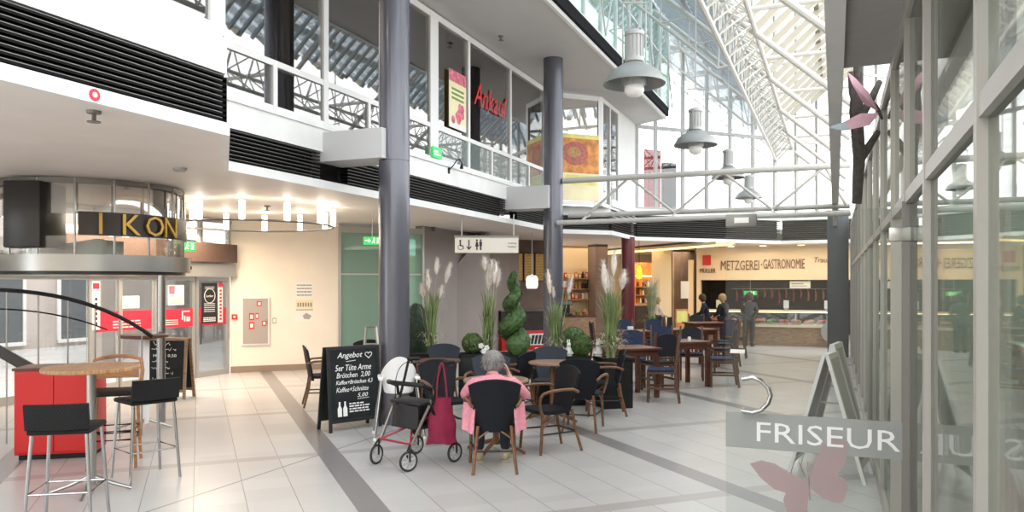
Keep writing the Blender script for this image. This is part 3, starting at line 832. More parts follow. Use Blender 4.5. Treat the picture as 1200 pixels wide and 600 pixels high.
# ---- woven cafe armchair (sitter looks along +y)
def make_armchair(name, label, weave_m='rattan_navy', wood_m='wood_bamboo', group=None):
    T = thing(name, label, 'chair', group=group)
    m = MB()
    out = []
    for i in range(28):
        a = 2 * PI * i / 28
        cx_, sy_ = math.cos(a), math.sin(a)
        e = .55
        x = .215 * math.copysign(abs(cx_) ** e, cx_); y = .2 * math.copysign(abs(sy_) ** e, sy_)
        out.append((x * (1.06 if y > 0 else .92), y, .395))
    m.prism(out, (0, 0, .035)); m.build('seat', weave_m, T)
    # fan-shaped backrest: narrow at the seat, wide and arched at the top, hollow towards the sitter
    def back(s, t):
        s2 = (s - .5) * 2
        hw = .138 + .088 * t
        x = s2 * hw
        top = .835 - .05 * abs(s2) ** 2.2
        z = .365 + (top - .365) * t
        y = -.205 - .085 * t + .045 * s2 * s2
        return (x, y, z), (0.25 * -s2, 1, .2)
    m = MB(); m.sheet(back, 12, 10, .022); b = m.build('backrest', weave_m, T, 50)
    rim = [Vector(back(0, t / 6)[0]) for t in range(7)] + [Vector(back(s / 12, 1)[0]) for s in range(1, 12)] + [Vector(back(1, 1 - t / 6)[0]) for t in range(7)]
    m = MB(); m.tube(rim, .0135, 8); m.build('rim', weave_m, b)
    for sx in (-1, 1):
        m = MB(); m.tube([(sx * .15, -.2, .42), (sx * .165, -.225, .25), (sx * .195, -.29, 0)], [.016, .016, .014], 9); m.build('leg', wood_m, T)
        m = MB(); m.tube([(sx * .2, .17, .41), (sx * .205, .185, .2), (sx * .21, .2, 0)], [.016, .016, .014], 9); m.build('leg', wood_m, T)
        # arm: springs from the back, runs forward and bends down to the front leg
        p = [Vector((sx * .2, -.245, .6))] + bez((sx * .235, -.16, .635), (sx * .275, .1, .65), (sx * .262, .2, .61), 6) + bez((sx * .258, .225, .58), (sx * .245, .25, .5), (sx * .215, .185, .4), 6)
        m = MB(); m.tube(p, .0155, 9); m.build('armrest', wood_m, T)
        m = MB(); m.tube(bez((sx * .16, -.215, .3), (sx * .02, -.2, .4), (sx * .0, -.19, .4), 6), .009, 6); m.build('brace', wood_m, T)
        m = MB(); m.tube(bez((sx * .2, .17, .26), (sx * .2, .03, .39), (sx * .19, -.02, .4), 6), .009, 6)
        m.build('brace', wood_m, T)
    m = MB(); m.tube([(-.17, -.24, .2), (.17, -.24, .2)], .009, 6); m.tube([(-.205, .185, .2), (-.17, -.235, .2)], .009, 6); m.tube([(.205, .185, .2), (.17, -.235, .2)], .009, 6)
    m.build('stretcher', 'black_satin', T)
    return T
GC = 'woven cafe armchairs'
AC = {'navy': make_armchair('cafe_armchair', 'dark woven armchair in which the woman in pink sits, its back to the viewer', group=GC)}
first = AC['navy']
first.location = (-.17, 7.08, 0); first.rotation_euler = (0, 0, R(4))
slate = None
def chair(p, yaw, label, kind='navy'):
    global slate
    if kind == 'navy': return dup(first, (p[0], p[1], 0), R(yaw), label, GC)
    if slate is None:
        slate = make_armchair('cafe_armchair', label, 'rattan_slate', group=GC)
        slate.location = (p[0], p[1], 0); slate.rotation_euler = (0, 0, R(yaw)); return slate
    return dup(slate, (p[0], p[1], 0), R(yaw), label, GC)
chair((.36, 7.84), 118, 'dark armchair with a big curved wooden arm, pushed in right beside the woman')
chair((-.72, 8.4), -152, 'dark armchair facing the viewer behind the crimson handbag, left of the woman')
chair((.83, 9.0), -14, 'dark armchair seen from behind, tucked in at the empty round table')
chair((1.18, 10.0), 88, 'dark armchair in profile in front of the small black planter, facing left')
chair((.5, 10.2), 176, 'slate blue armchair facing the viewer behind the empty round table', 'slate')
chair((-.02, 9.85), 60, 'dark armchair partly hidden behind the raised hand of the woman')
chair((-.27, 9.05), 176, 'slate armchair just left of the woman\'s head, beyond her table', 'slate')
chair((-1.0, 10.66), 172, 'slate armchair below the leftmost pampas plant, only its top edge showing', 'slate')
chair((-2.62, 10.75), -72, 'dark armchair seen edge on, left of the large black offer board')
chair((-2.2, 11.5), 178, 'dark armchair whose arched top peeks over the large black offer board')

# ---- round cafe tables with a cross foot
def round_table(p, r, label, h=.735, top_m='wood_table'):
    T = thing('cafe_table', label, 'table', (p[0], p[1], 0), R(20), 'round cafe tables')
    m = MB(); m.lathe([(0, h - .03), (r - .01, h - .03), (r, h - .022), (r, h - .008), (r - .008, h), (0, h)], 40); m.build('tabletop', top_m, T)
    m = MB(); m.lathe([(0, .08), (.045, .08), (.032, .16), (.032, h - .06), (.09, h - .03), (0, h - .03)], 16); m.build('pedestal', 'wood_bamboo', T)
    for k in range(4):
        a = PI / 4 + k * PI / 2
        m = MB(); m.tube([Vector((.02 * math.cos(a), .02 * math.sin(a), .12)), Vector((.18 * math.cos(a), .18 * math.sin(a), .07)), Vector((.32 * math.cos(a), .32 * math.sin(a), .016))], [.022, .02, .016], 8); m.build('foot', 'wood_bamboo', T)
    return T
round_table((-.16, 7.75), .33, 'round wooden table at which the woman in pink sits')
round_table((.5, 9.5), .3, 'empty round wooden table between two dark armchairs, right of the woman')
round_table((-.95, 9.7), .3, 'dark red round table behind the handbag and the rollator', top_m='wood_red')
round_table((-2.05, 10.75), .34, 'round table hidden behind the large black offer board', top_m='wood_red')

# ---- planter troughs
def trough(p, L_, Wd, H, yaw, label):
    T = thing('planter', label, 'planter', (p[0], p[1], 0), R(yaw), 'black plant troughs')
    m = MB(); m.box(-L_ / 2, L_ / 2, -Wd / 2, Wd / 2, 0, H - .02, b=.012); m.build('box', 'planter_black', T)
    m = MB()
    for a in ((-L_ / 2 - .012, L_ / 2 + .012, -Wd / 2 - .012, -Wd / 2 + .03), (-L_ / 2 - .012, L_ / 2 + .012, Wd / 2 - .03, Wd / 2 + .012), (-L_ / 2 - .012, -L_ / 2 + .03, -Wd / 2 + .03, Wd / 2 - .03), (L_ / 2 - .03, L_ / 2 + .012, -Wd / 2 + .03, Wd / 2 - .03)):
        m.box(*a, H - .03, H + .012)
    m.build('rim', 'planter_black', T, 0)
    m = MB(); m.box(-L_ / 2 + .03, L_ / 2 - .03, -Wd / 2 + .03, Wd / 2 - .03, H - .025, H - .005); m.build('soil', 'soil', T)
    return T
HP_ = .68
trough((-1.2, 11.25), .62, .36, HP_, 6, 'black trough holding the leftmost pampas plant, next to the thick column')
trough((-.3, 11.15), .95, .36, HP_, 4, 'black trough with a pampas plant and the green spiral tree')
trough((.68, 10.85), .8, .36, HP_, 4, 'black trough with the box ball behind the slate armchair')
trough((1.4, 10.62), .42, .4, HP_, 14, 'short black planter under the tallest pampas plant, its front panel in view')

# ---- plants
def blades(m, n, h0, h1, spread, rnd, w=.011, droop=.25, base=.05):
    for k in range(n):
        a = rnd.uniform(0, 2 * PI); h = rnd.uniform(h0, h1); s = spread * rnd.uniform(.25, 1)
        b = Vector((base * rnd.uniform(-1, 1), base * rnd.uniform(-1, 1), 0))
        d = Vector((math.cos(a), math.sin(a), 0)); side = Vector((-d.y, d.x, 0))
        L_ = []; q = 6
        for i in range(q + 1):
            t = i / q
            z = h * (t - droop * t ** 3)
            p = b + d * (s * t ** 1.8) + Vector((0, 0, z))
            ww = w * (1 - t ** 2) + .0015
            L_.append((p - side * ww, p + side * ww))
        vs = [x for pr in L_ for x in pr]
        m.add(vs, [(2 * i, 2 * i + 1, 2 * i + 3, 2 * i + 2) for i in range(q)])
def pampas(p, z0, H, plumes, label, seed, nb=110, spread=.2, bl=(.52, .9), pale=False):
    rnd = random.Random(seed)
    T = thing('pampas_grass', label, 'plant', (p[0], p[1], z0), 0, 'pampas grasses in the troughs')
    m = MB(); blades(m, nb, H * bl[0], H * bl[1], spread, rnd); m.build('leaves', 'leaf_pale' if pale else 'leaf_grass', T, recalc=False)
    m = MB(); blades(m, nb // 2, H * .22, H * .5, spread * 1.5, rnd, droop=.6); m.build('leaves', 'leaf_grass' if pale else 'leaf_pale', T, recalc=False)
    for (dx, dy, top, ln, rad) in plumes:
        rad *= 1.3
        tip = Vector((dx, dy, top)); base = Vector((dx * .12, dy * .12, 0)); mid = Vector((dx * .55, dy * .55, top * .6))
        path = bez(base, mid, tip, 10)
        s = MB(); s.tube(path[:-1], .004, 5); st = s.build('stalk', 'leaf_pale', T)
        d = (path[-1] - path[-2]).normalized()
        c0 = tip - d * ln
        pm = MB(); x = d.cross(Vector((.2, 1, .1))).normalized(); y = d.cross(x)
        prof = [0.1, .55, .85, 1, .95, .8, .55, .15]
        pm.tube([c0 + d * (ln * i / 7) for i in range(8)], [rad * .48 * q for q in prof], 8)
        for k in range(300):
            t = rnd.random(); a = rnd.uniform(0, 2 * PI); r0 = rad * .46 * prof[min(7, int(t * 8))]
            o = c0 + d * (ln * t) + (x * math.cos(a) + y * math.sin(a)) * r0
            dr = (x * math.cos(a) + y * math.sin(a)) * rad * rnd.uniform(.35, .95) + d * rad * rnd.uniform(.2, 1.1) - Vector((0, 0, rad * .3))
            sd = d.cross(dr).normalized() * .004
            pm.add([o - sd, o + sd, o + dr], [(0, 1, 2)])
        pm.build('plume', 'plume', st, 0, recalc=False)
    return T
pampas((-1.18, 11.2), HP_ - .01, 1.4, [(-.05, 0, 1.22, .3, .055), (.09, .02, 1.4, .24, .05), (.28, .0, 1.33, .3, .055), (-.14, .05, 1.02, .2, .05), (.16, -.04, 1.0, .2, .05)], 'pampas plant with five loose white plumes beside the thick grey column', 3)
pampas((-.34, 11.1), HP_ - .01, 1.4, [(-.06, 0, 1.41, .2, .06), (.05, .02, 1.36, .36, .065), (.11, -.03, 1.34, .32, .065), (.0, .05, 1.3, .36, .06), (.16, .03, 1.24, .28, .05)], 'pampas plant with a tight bunch of white plumes in front of the hanging sign', 5, spread=.15)
pampas((.62, 10.8), HP_ - .01, 1.25, [(-.12, .0, 1.22, .34, .05), (-.04, .05, .98, .16, .03), (.22, .02, 1.1, .24, .05), (.12, 0, 1.06, .1, .03)], 'pampas plant whose pale blades rise in front of the slim grey column', 9, nb=110, spread=.19)
pampas((1.36, 10.6), HP_ - .01, 1.45, [(-.1, 0, 1.34, .46, .075), (-.05, .03, 1.2, .34, .06), (.05, .0, 1.48, .34, .065), (.19, -.03, 1.2, .26, .07), (.02, .05, 1.12, .24, .055)], 'tallest and fullest pampas plant, left of the dark red column', 11, nb=170, spread=.25)
def leaf_cloud(m, pts, rnd, s=.016):
    for p, nrm in pts:
        a = Vector((rnd.uniform(-1, 1), rnd.uniform(-1, 1), rnd.uniform(-1, 1)))
        x = nrm.cross(a).normalized(); y = (nrm.cross(x) * .5 + nrm * rnd.uniform(.2, .9)).normalized()
        k = s * rnd.uniform(.6, 1.3)
        m.add([p - x * k * .4, p + x * k * .4, p + x * k * .3 + y * k, p - x * k * .3 + y * k], [(0, 1, 2, 3)])
def box_ball(p, z, r, label, seed, mt='leaf_box', n=1500, sz=(1, 1, 1)):
    rnd = random.Random(seed)
    T = thing('box_ball', label, 'plant', (p[0], p[1], z), 0)
    m = MB(); m.sphere((0, 0, r * sz[2]), r * .93, sc=sz, seg=18, rings=12)
    pts = []
    for k in range(n):
        d = Vector((rnd.gauss(0, 1), rnd.gauss(0, 1), rnd.gauss(0, 1))).normalized()
        pts.append((Vector((d.x * r * .92 * sz[0], d.y * r * .92 * sz[1], r * sz[2] + d.z * r * .92 * sz[2])), d))
    leaf_cloud(m, pts, rnd); m.build('foliage', mt, T, 0, recalc=False)
    s = MB(); s.tube([(0, 0, -.02), (0, 0, r * .3)], .014, 7); s.build('stem', 'branch', T)
    return T
box_ball((-.57, 11.1), HP_ - .005, .16, 'clipped green ball next to the tight bunch of pampas plumes', 21)
box_ball((.97, 10.8), HP_ - .005, .165, 'clipped green ball in front, between two white figurines', 22)
box_ball((.98, 12.3), .62, .2, 'darker clipped green ball further back, by the slim column', 23, 'leaf_spiral')
box_ball((-1.48, 11.9), .3, .3, 'tall dark conifer behind the thick grey column and the leftmost pampas', 24, 'leaf_dark', 1800, (.75, .75, 1.9))
T = thing('plant_pot', 'dark pot of the darker green ball by the slim column', 'pot', (.98, 12.3, 0)); m = MB(); m.lathe([(0, 0), (.16, 0), (.2, .6), (.18, .62), (0, .6)], 24); m.build('body', 'planter_black', T)
T = thing('plant_pot', 'black pot of the tall dark conifer behind the thick column', 'pot', (-1.48, 11.9, 0)); m = MB(); m.lathe([(0, 0), (.14, 0), (.19, .28), (.17, .3), (0, .28)], 24); m.build('body', 'planter_black', T)
# spiral topiary
rnd = random.Random(4)
T = thing('spiral_topiary', 'green spiral clipped tree in the middle trough, right of the bunched plumes', 'plant', (.02, 11.15, HP_ - .01))
m = MB(); m.tube([(0, 0, 0), (0, 0, 1.15)], .013, 7); m.build('trunk', 'branch', T)
m = MB(); path = []; rad = []
N_ = 90; H_ = 1.22
for i in range(N_):
    t = i / (N_ - 1); a = -1.0 + 2 * PI * 3.0 * t; rr = (.075 * (1 - t) + .022) * (1 if t < .97 else .6)
    path.append(Vector((math.cos(a) * rr, math.sin(a) * rr, .14 + (H_ - .2) * t ** .93))); rad.append(.135 * (1 - t) + .045)
m.tube(path, [r * .9 for r in rad], 12)
pts = []
for k in range(4200):
    i = rnd.randrange(1, N_ - 1); tg = (path[i + 1] - path[i - 1]).normalized()
    d = Vector((rnd.gauss(0, 1), rnd.gauss(0, 1), rnd.gauss(0, 1))); d = (d - tg * d.dot(tg)).normalized()
    pts.append((path[i] + d * rad[i] * .9, d))
for k in range(250):
    d = Vector((rnd.gauss(0, 1), rnd.gauss(0, 1), rnd.gauss(0, 1) + .6)).normalized(); pts.append((path[-1] + d * rad[-1] * .9, d))
m.sphere(path[-1], rad[-1] * .9); m.sphere(path[0], rad[0] * .9)
leaf_cloud(m, pts, rnd, .015); m.build('foliage', 'leaf_spiral', T, 0, recalc=False)
# small white figurines among the plants
def figurine(p, z, h, label, yaw=0):
    T = thing('figurine', label, 'figurine', (p[0], p[1], z), R(yaw))
    m = MB(); k = h / .26
    m.lathe([(0, 0), (.05 * k, 0), (.055 * k, .02 * k), (.045 * k, .03 * k), (0, .03 * k)], 16); m.build('base', 'ceramic_white', T)
    m = MB(); m.lathe([(0, .03 * k), (.05 * k, .04 * k), (.058 * k, .08 * k), (.045 * k, .13 * k), (.03 * k, .16 * k), (0, .165 * k)], 16)
    m.sphere((0, .012 * k, .185 * k), .034 * k); m.sphere((0, .045 * k, .18 * k), .015 * k)
    m.sphere((-.04 * k, .035 * k, .06 * k), .025 * k); m.sphere((.04 * k, .035 * k, .06 * k), .025 * k)
    m.build('body', 'ceramic_white', T)
    for s in (-1, 1):
        e = MB(); e.sphere((s * .015 * k, -.005 * k, .235 * k), .03 * k, sc=(.35, .3, 1.1)); e.build('ear', 'ceramic_white', T)
figurine((1.2, 10.72), HP_ - .005, .26, 'white rabbit figurine between the front green ball and the tallest pampas', 160)
figurine((.79, 10.74), HP_ - .005, .24, 'white rabbit figurine left of the front green ball', 200)
T = thing('orchid', 'small white flowers at the foot of the bunched pampas plumes', 'plant', (-.42, 10.98, HP_ - .005))
m = MB(); m.tube(bez((0, 0, 0), (0, -.02, .1), (-.02, -.05, .14)), .004, 5); m.tube(bez((0, 0, 0), (.04, -.02, .08), (.06, -.04, .11)), .004, 5); m.build('stem', 'leaf_grass', T)
for c in ((-.02, -.05, .14), (.06, -.04, .11), (.02, -.05, .06)):
    m = MB()
    for k in range(5):
        a = 2 * PI * k / 5; m.sphere((c[0] + .022 * math.cos(a), c[1], c[2] + .022 * math.sin(a)), .02, sc=(1, .35, 1), seg=8, rings=5)
    m.build('flower', 'ceramic_white', T)
T = thing('ceramic_bowl', 'white bowl on a foot at the left end of the third trough', 'bowl', (.42, 10.85, HP_ - .005)); m = MB(); m.lathe([(0, 0), (.035, 0), (.02, .03), (.02, .07), (.1, .1), (.1, .115), (.02, .095), (0, .09)], 20); m.build('body', 'ceramic_white', T)

# ================================================================== WOODEN DINING AREA
def make_wood_chair(label, pad='blue_pad'):
    T = thing('dining_chair', label, 'chair', group='wooden chairs with blue pads')
    m = MB(); m.box(-.21, .21, -.2, .21, .41, .44); m.build('seat_frame', 'wood_chair', T, 0)
    m = MB(); m.box(-.2, .2, -.19, .2, .44, .475, b=.014); m.build('seat_pad', pad, T)
    for s in (-1, 1):
        m = MB(); m.bar((s * .19, .19, 0), (s * .19, .19, .42), .035, .035, (0, 1, 0)); m.build('leg', 'wood_chair', T, 0)
        m = MB(); m.prism([(s * .19 - .017, -.27, 0), (s * .19 - .017, -.235, 0), (s * .19 - .017, -.17, .42), (s * .19 - .017, -.235, .94), (s * .19 - .017, -.265, .94), (s * .19 - .017, -.21, .42)], (.034, 0, 0)); m.build('leg', 'wood_chair', T, 0)
        m = MB(); m.bar((s * .19, .18, .2), (s * .19, -.22, .2), .02, .03); m.build('stretcher', 'wood_chair', T, 0)
    m = MB(); m.sheet(lambda s, t: (((s - .5) * .34, -.195 - .055 * t - .012 * (1 - (2 * s - 1) ** 2), .56 + t * (.36 - .05 * abs(2 * s - 1) ** 3)), (0, 1, .12)), 8, 6, .03); m.build('back_pad', pad, T)
    m = MB(); m.bar((-.175, -.2, .535), (.175, -.2, .535), .03, .03); m.build('back_rail', 'wood_chair', T, 0)
    return T
DC = {}
def dchair(p, yaw, label, pad='blue_pad'):
    if pad not in DC:
        DC[pad] = make_wood_chair(label, pad); o = DC[pad]; o.location = (p[0], p[1], 0); o.rotation_euler = (0, 0, R(yaw)); return o
    return dup(DC[pad], (p[0], p[1], 0), R(yaw), label)
def wtable(p, w_, d_, h, yaw, label):
    T = thing('dining_table', label, 'table', (p[0], p[1], 0), R(yaw), 'dark red dining tables')
    m = MB(); m.box(-w_ / 2, w_ / 2, -d_ / 2, d_ / 2, h - .035, h, b=.006); m.build('tabletop', 'wood_red', T, 0)
    m = MB()
    a, b_ = w_ / 2 - .05, d_ / 2 - .05
    for q in ((-a, a, -b_, -b_ + .02), (-a, a, b_ - .02, b_), (-a, -a + .02, -b_ + .02, b_ - .02), (a - .02, a, -b_ + .02, b_ - .02)): m.box(*q, h - .12, h - .035)
    m.build('apron', 'wood_red', T, 0)
    for sx in (-1, 1):
        for sy in (-1, 1):
            m = MB(); m.box(sx * (w_ / 2 - .06) - .03, sx * (w_ / 2 - .06) + .03, sy * (d_ / 2 - .06) - .03, sy * (d_ / 2 - .06) + .03, 0, h - .12); m.build('leg', 'wood_red', T, 0)
    return T
wtable((1.78, 11.65), .72, .7, .745, 20, 'dark red square table nearest the pampas plants, first of the dining tables')
dchair((2.17, 11.15), 78, 'wooden chair with bright blue seat in profile at the first dining table')
dchair((2.0, 12.75), 172, 'blue backed chair facing the viewer behind the first dining table')
dchair((2.32, 12.2), 20, 'dark padded chair seen from behind, between the first and second dining tables', 'navy_pad')
wtable((2.86, 12.9), .7, .7, .75, 20, 'small dark red table with a red leg, second of the dining tables')
dchair((3.5, 12.8), 80, 'wooden chair in profile at the right of the second dining table')
dchair((2.72, 13.85), 175, 'blue backed chair behind the second dining table, facing the viewer')
dchair((3.2, 13.7), 168, 'navy backed chair beside the blue one, behind the second dining table', 'navy_pad')
wtable((3.6, 15.9), 1.1, .75, .78, 14, 'long dark red table in the middle of the dining area')
dchair((4.05, 14.75), 84, 'wooden chair with navy seat at the dining area\'s right edge, nearest the glass door', 'navy_pad')
dchair((4.6, 16.75), 120, 'wooden chair at the far right end of the long table')
dchair((3.15, 16.9), 178, 'wooden chair behind the long table, on its left')
wtable((4.7, 18.6), .95, .7, .78, 14, 'dark red table farther back, in front of the two people in black')
dchair((5.15, 17.75), 70, 'wooden chair in front of the farther table, beside the butcher counter', 'navy_pad')
dchair((3.85, 18.6), -80, 'wooden chair at the left end of the farther table')
wtable((2.45, 15.75), .8, .7, .75, 14, 'dark red table behind the dark red column foot, left of the long table')
dchair((1.85, 15.6), -85, 'wooden chair left of the table by the column foot', 'navy_pad')
dchair((2.45, 16.6), 180, 'blue backed chair by the yellow lamp, behind the table near the column', 'blue_pad')
dchair((4.45, 16.0), 88, 'wooden chair pushed in at the right end of the long table', 'navy_pad')
dchair((4.75, 19.6), 178, 'wooden chair behind the farther table, facing the viewer', 'navy_pad')
# things on the tables
T = thing('napkin_holder', 'white napkin holder on the table behind the dark red column', 'holder', (2.4, 15.6, .75)); m = MB(); m.box(-.06, .06, -.04, .04, 0, .09, b=.01); m.build('body', 'paper_white', T)
T = thing('menu_stand', 'small dark menu stand on the long dining table', 'stand', (3.25, 15.85, .78)); m = MB(); m.prism([(-.06, -.03, 0), (-.06, .03, 0), (-.06, .005, .24), (-.06, -.005, .24)], (.12, 0, 0), M=Matrix.Rotation(R(30), 4, 'Z')); m.build('card', 'poster_black', T, 0)
T = thing('salt_pot', 'small white pot on the second dining table', 'pot', (2.95, 12.8, .75)); m = MB(); m.lathe([(0, 0), (.03, 0), (.03, .05), (.02, .07), (0, .07)], 14); m.build('body', 'ceramic_white', T)
T = thing('drinking_glass', 'clear glass on the first dining table', 'glass', (1.68, 11.5, .745)); m = MB(); m.lathe([(0, 0), (.03, 0), (.035, .11), (.032, .11), (.028, .01), (0, .01)], 16); m.build('body', 'glass_clear', T)
# second small pampas pot behind the red column
T = thing('plant_pot', 'dark pot behind the dark red column, holding the grey green grass', 'pot', (3.5, 19.2, 0)); m = MB(); m.lathe([(0, 0), (.17, 0), (.22, .55), (.2, .56), (0, .54)], 24); m.build('body', 'planter_black', T)
pampas((3.5, 19.2), .54, 1.75, [], 'tall grey green grass behind the dark red column, without plumes', 31, nb=150, spread=.3, bl=(.6, 1.1), pale=True)
# ================================================================== ROLLATOR, HANDBAG, HIGH CHAIR
def wheel(T, c, r, yaw, fork_top, name='wheel'):
    Mx = Matrix.Translation(Vector(c)) @ Matrix.Rotation(yaw, 4, 'Z')
    m = MB(Mx); ring = [(0, r * .9 * math.cos(2 * PI * k / 28), r * .9 * math.sin(2 * PI * k / 28)) for k in range(28)]
    m.tube(ring, r * .12, 8, closed=True); w_ = m.build(name, 'rubber', T)
    m = MB(Mx)
    m.tube([(0, r * .74 * math.cos(2 * PI * k / 28), r * .74 * math.sin(2 * PI * k / 28)) for k in range(28)], r * .07, 6, closed=True)
    for k in range(7):
        a = 2 * PI * k / 7; m.bar((0, 0, 0), (0, r * .74 * math.cos(a), r * .74 * math.sin(a)), .012, .014, (1, 0, 0))
    m.lathe([(0, -.018), (.02, -.018), (.02, .018), (0, .018)], 12, M=Matrix.Rotation(R(90), 4, 'Y'))
    m.build('rim', 'wheel_grey', w_)
    f = MB()
    ax = Matrix.Rotation(yaw, 4, 'Z') @ Vector((1, 0, 0))
    for s in (-1, 1): f.tube([Vector(c) + ax * (.026 * s), Vector(c) + ax * (.026 * s) + Vector((0, 0, r * .85)), Vector(fork_top)], .009, 6)
    f.build('fork', 'black_plastic', w_)
T = thing('rollator', 'black and red folding rollator walker standing beside the grey column', 'rollator', (-.93, 7.26, 0), R(139))
RW = .093
for s in (-1, 1):
    wheel(T, (s * .225, .26, RW), RW, R(12 * s), (s * .215, .235, .24))
    wheel(T, (s * .27, -.28, RW), RW, 0, (s * .255, -.25, .24))
    m = MB(); m.tube([(s * .215, .235, .2), (s * .235, .06, .5), (s * .235, -.02, .62)], .014, 8); m.build('front_tube', 'steel_brushed', T)
    m = MB(); m.tube([(s * .255, -.25, .2), (s * .24, -.03, .5), (s * .235, .03, .6)], .014, 8); m.build('rear_tube', 'black_plastic', T)
    m = MB(); m.tube([(s * .235, -.02, .56), (s * .24, -.1, .78), (s * .245, -.15, .93), (s * .245, -.19, .965)], .013, 8); m.build('handle_post', 'black_plastic', T)
    h = MB(); h.tube([(s * .245, -.15, .955), (s * .245, -.29, .95)], [.019, .017], 10); hh = h.build('handle', 'black_plastic', T)
    h = MB(); h.tube(bez((s * .24, -.14, .93), (s * .235, -.2, .9), (s * .24, -.29, .915)), .007, 6); h.build('brake_lever', 'black_plastic', hh)
    m = MB(); m.tube(bez((s * .24, -.15, .93), (s * .28, .03, .9), (s * .25, -.0, .55), 10), .004, 5); m.build('brake_cable', 'black_plastic', T)
    m = MB(); m.tube([(s * .2, .22, .24), (s * -.22, -.22, .5)], .011, 7); m.build('cross_brace', 'red_tube', T)
m = MB(); m.tube([(-.215, .235, .24), (.215, .235, .24)], .011, 7); m.build('crossbar', 'red_tube', T)
m = MB(); m.box(-.21, .21, -.12, .12, .565, .6, b=.012); m.build('seat', 'black_satin', T)
m = MB(); m.tube([Vector((-.235, .0, .72))] + bez((-.235, .1, .76), (0, .36, .8), (.235, .1, .76), 10) + [Vector((.235, .0, .72))], .022, 10)
for s in (-1, 1): m.tube([(s * .235, .0, .72), (s * .238, -.02, .6)], .014, 8)
m.build('backrest_strap', 'black_plastic', T)
m = MB(); m.sheet(lambda s, t: (((s - .5) * .36, .1 + .05 * math.sin(PI * s), .36 + t * .2), (0, 1, 0)), 8, 4, .012)
m.sheet(lambda s, t: (((s - .5) * .36, -.1, .36 + t * .2), (0, 1, 0)), 8, 4, .012)
m.box(-.18, .18, -.1, .12, .345, .36); m.build('basket', 'black_satin', T)
# handbag
T = thing('handbag', 'crimson cloth handbag hanging from the rollator handle', 'handbag', (-.655, 7.16, .21), R(10))
def bagf(side):
    def fn(s, t):
        x = (s - .5) * (.3 - .13 * t) + .012 * math.sin(t * 9 + s * 4)
        y = side * (.055 * math.sin(PI * min(1, max(0, s))) * (1 - t * .75) + .004) + .006 * math.sin(s * 17 + t * 6) * (1 - t)
        z = .42 * t - .012 * math.cos(s * 9) * (1 - t)
        return (x, y, z), (0, side, .1)
    return fn
m = MB(); m.sheet(bagf(-1), 14, 10, .006); m.sheet(bagf(1), 14, 10, .006); bag = m.build('body', 'crimson_cloth', T, 60)
m = MB(); m.sheet(lambda s, t: (((s - .5) * .29, (t - .5) * .1 * math.sin(PI * s), .004), (0, 0, 1)), 10, 4, .006); m.build('bottom', 'crimson_cloth', T, 60)
for y in (-.02, .02):
    m = MB(); m.tube([Vector((-.05, y, .41))] + bez((-.045, y, .5), (-.03, y * .5, .72), (.0, y * .4, .745), 6) + bez((.005, y * .4, .745), (.03, y * .5, .7), (.05, y, .41), 6), .008, 6); m.build('strap', 'crimson_cloth', T)
# high chair
def high_chair(p, yaw, label):
    T = thing('high_chair', label, 'high chair', (p[0], p[1], 0), R(yaw))
    # moulded shell: rounded back, low sides, rim around the child's waist
    def shell(s, t):
        a = -PI * .5 + (s - .5) * 2 * PI * .74
        rx, ry = .155 + .035 * t, .14 + .03 * t
        bk = max(0, math.cos((s - .5) * 2 * PI * .74)) ** 1.5
        z = .5 + t * (.2 + .2 * bk)
        return (rx * math.cos(a), ry * math.sin(a) - .02 * t * bk, z), (math.cos(a), math.sin(a), 0)
    m = MB(); m.sheet(shell, 28, 8, .012); m.build('seat_shell', 'high_chair_white', T, 60)
    m = MB(); m.lathe([(0, .49), (.15, .49), (.155, .51), (0, .51)], 28, M=Matrix.Diagonal((1, .9, 1, 1))); m.build('seat_base', 'high_chair_white', T)
    for s in (-1, 1):
        m = MB(); m.box(s * .2 - .028, s * .2 + .028, -.14, .16, .635, .675, b=.014); m.build('arm_rim', 'high_chair_white', T)
        for q in (-1, 1):
            l = MB(); l.tube([(s * .19, q * .12 + .01, .645), (s * .27, q * .23 + .01, 0)], .0125, 9); lg = l.build('leg', 'chrome', T)
            f = MB(); f.tube([(s * .27, q * .23 + .01, 0), (s * .268, q * .227 + .01, .03)], .016, 9); f.build('leg_cap', 'high_chair_white', lg)
    m = MB(); m.box(-.2, .2, .14, .19, .62, .66, b=.012); m.build('front_rim', 'high_chair_white', T)
    return T
high_chair((-1.26, 8.55), 12, 'white plastic high chair with slim silver legs in front of the thick grey column')
# folding steps behind the board
T = thing('step_ladder', 'silver folding step ladder behind the large offer board, next to the column', 'ladder', (-1.88, 10.25, 0), R(12))
for s in (-1, 1):
    m = MB(); m.bar((s * .06, -.02, 1.12), (s * .18, -.28, 0), .024, .04); m.build('front_rail', 'alu', T, 0)
    m = MB(); m.bar((s * .06, .02, 1.12), (s * .17, .26, 0), .02, .03); m.build('rear_rail', 'alu', T, 0)
for k in range(4):
    t = (k + 1) / 5; m = MB(); m.box(-.07 - .1 * (1 - t), .07 + .1 * (1 - t), -.05 - .25 * (1 - t), .03 - .25 * (1 - t), 1.12 * t - .01, 1.12 * t + .01); m.build('tread', 'alu', T, 0)
m = MB(); m.box(-.08, .08, -.04, .04, 1.11, 1.135, b=.01); m.build('top_cap', 'alu_dark', T)
T = thing('high_chair', 'second white high chair behind the large offer board, only its rounded back showing', 'high chair', (-1.72, 9.75, 0), R(160))
bpy.data.objects.remove(T)
src = [o for o in bpy.data.objects if o.name == 'high_chair' and o.parent is None][0]
dup(src, (-1.97, 9.78, 0.0), R(170), 'second white high chair, its rounded back just showing over the large offer board')

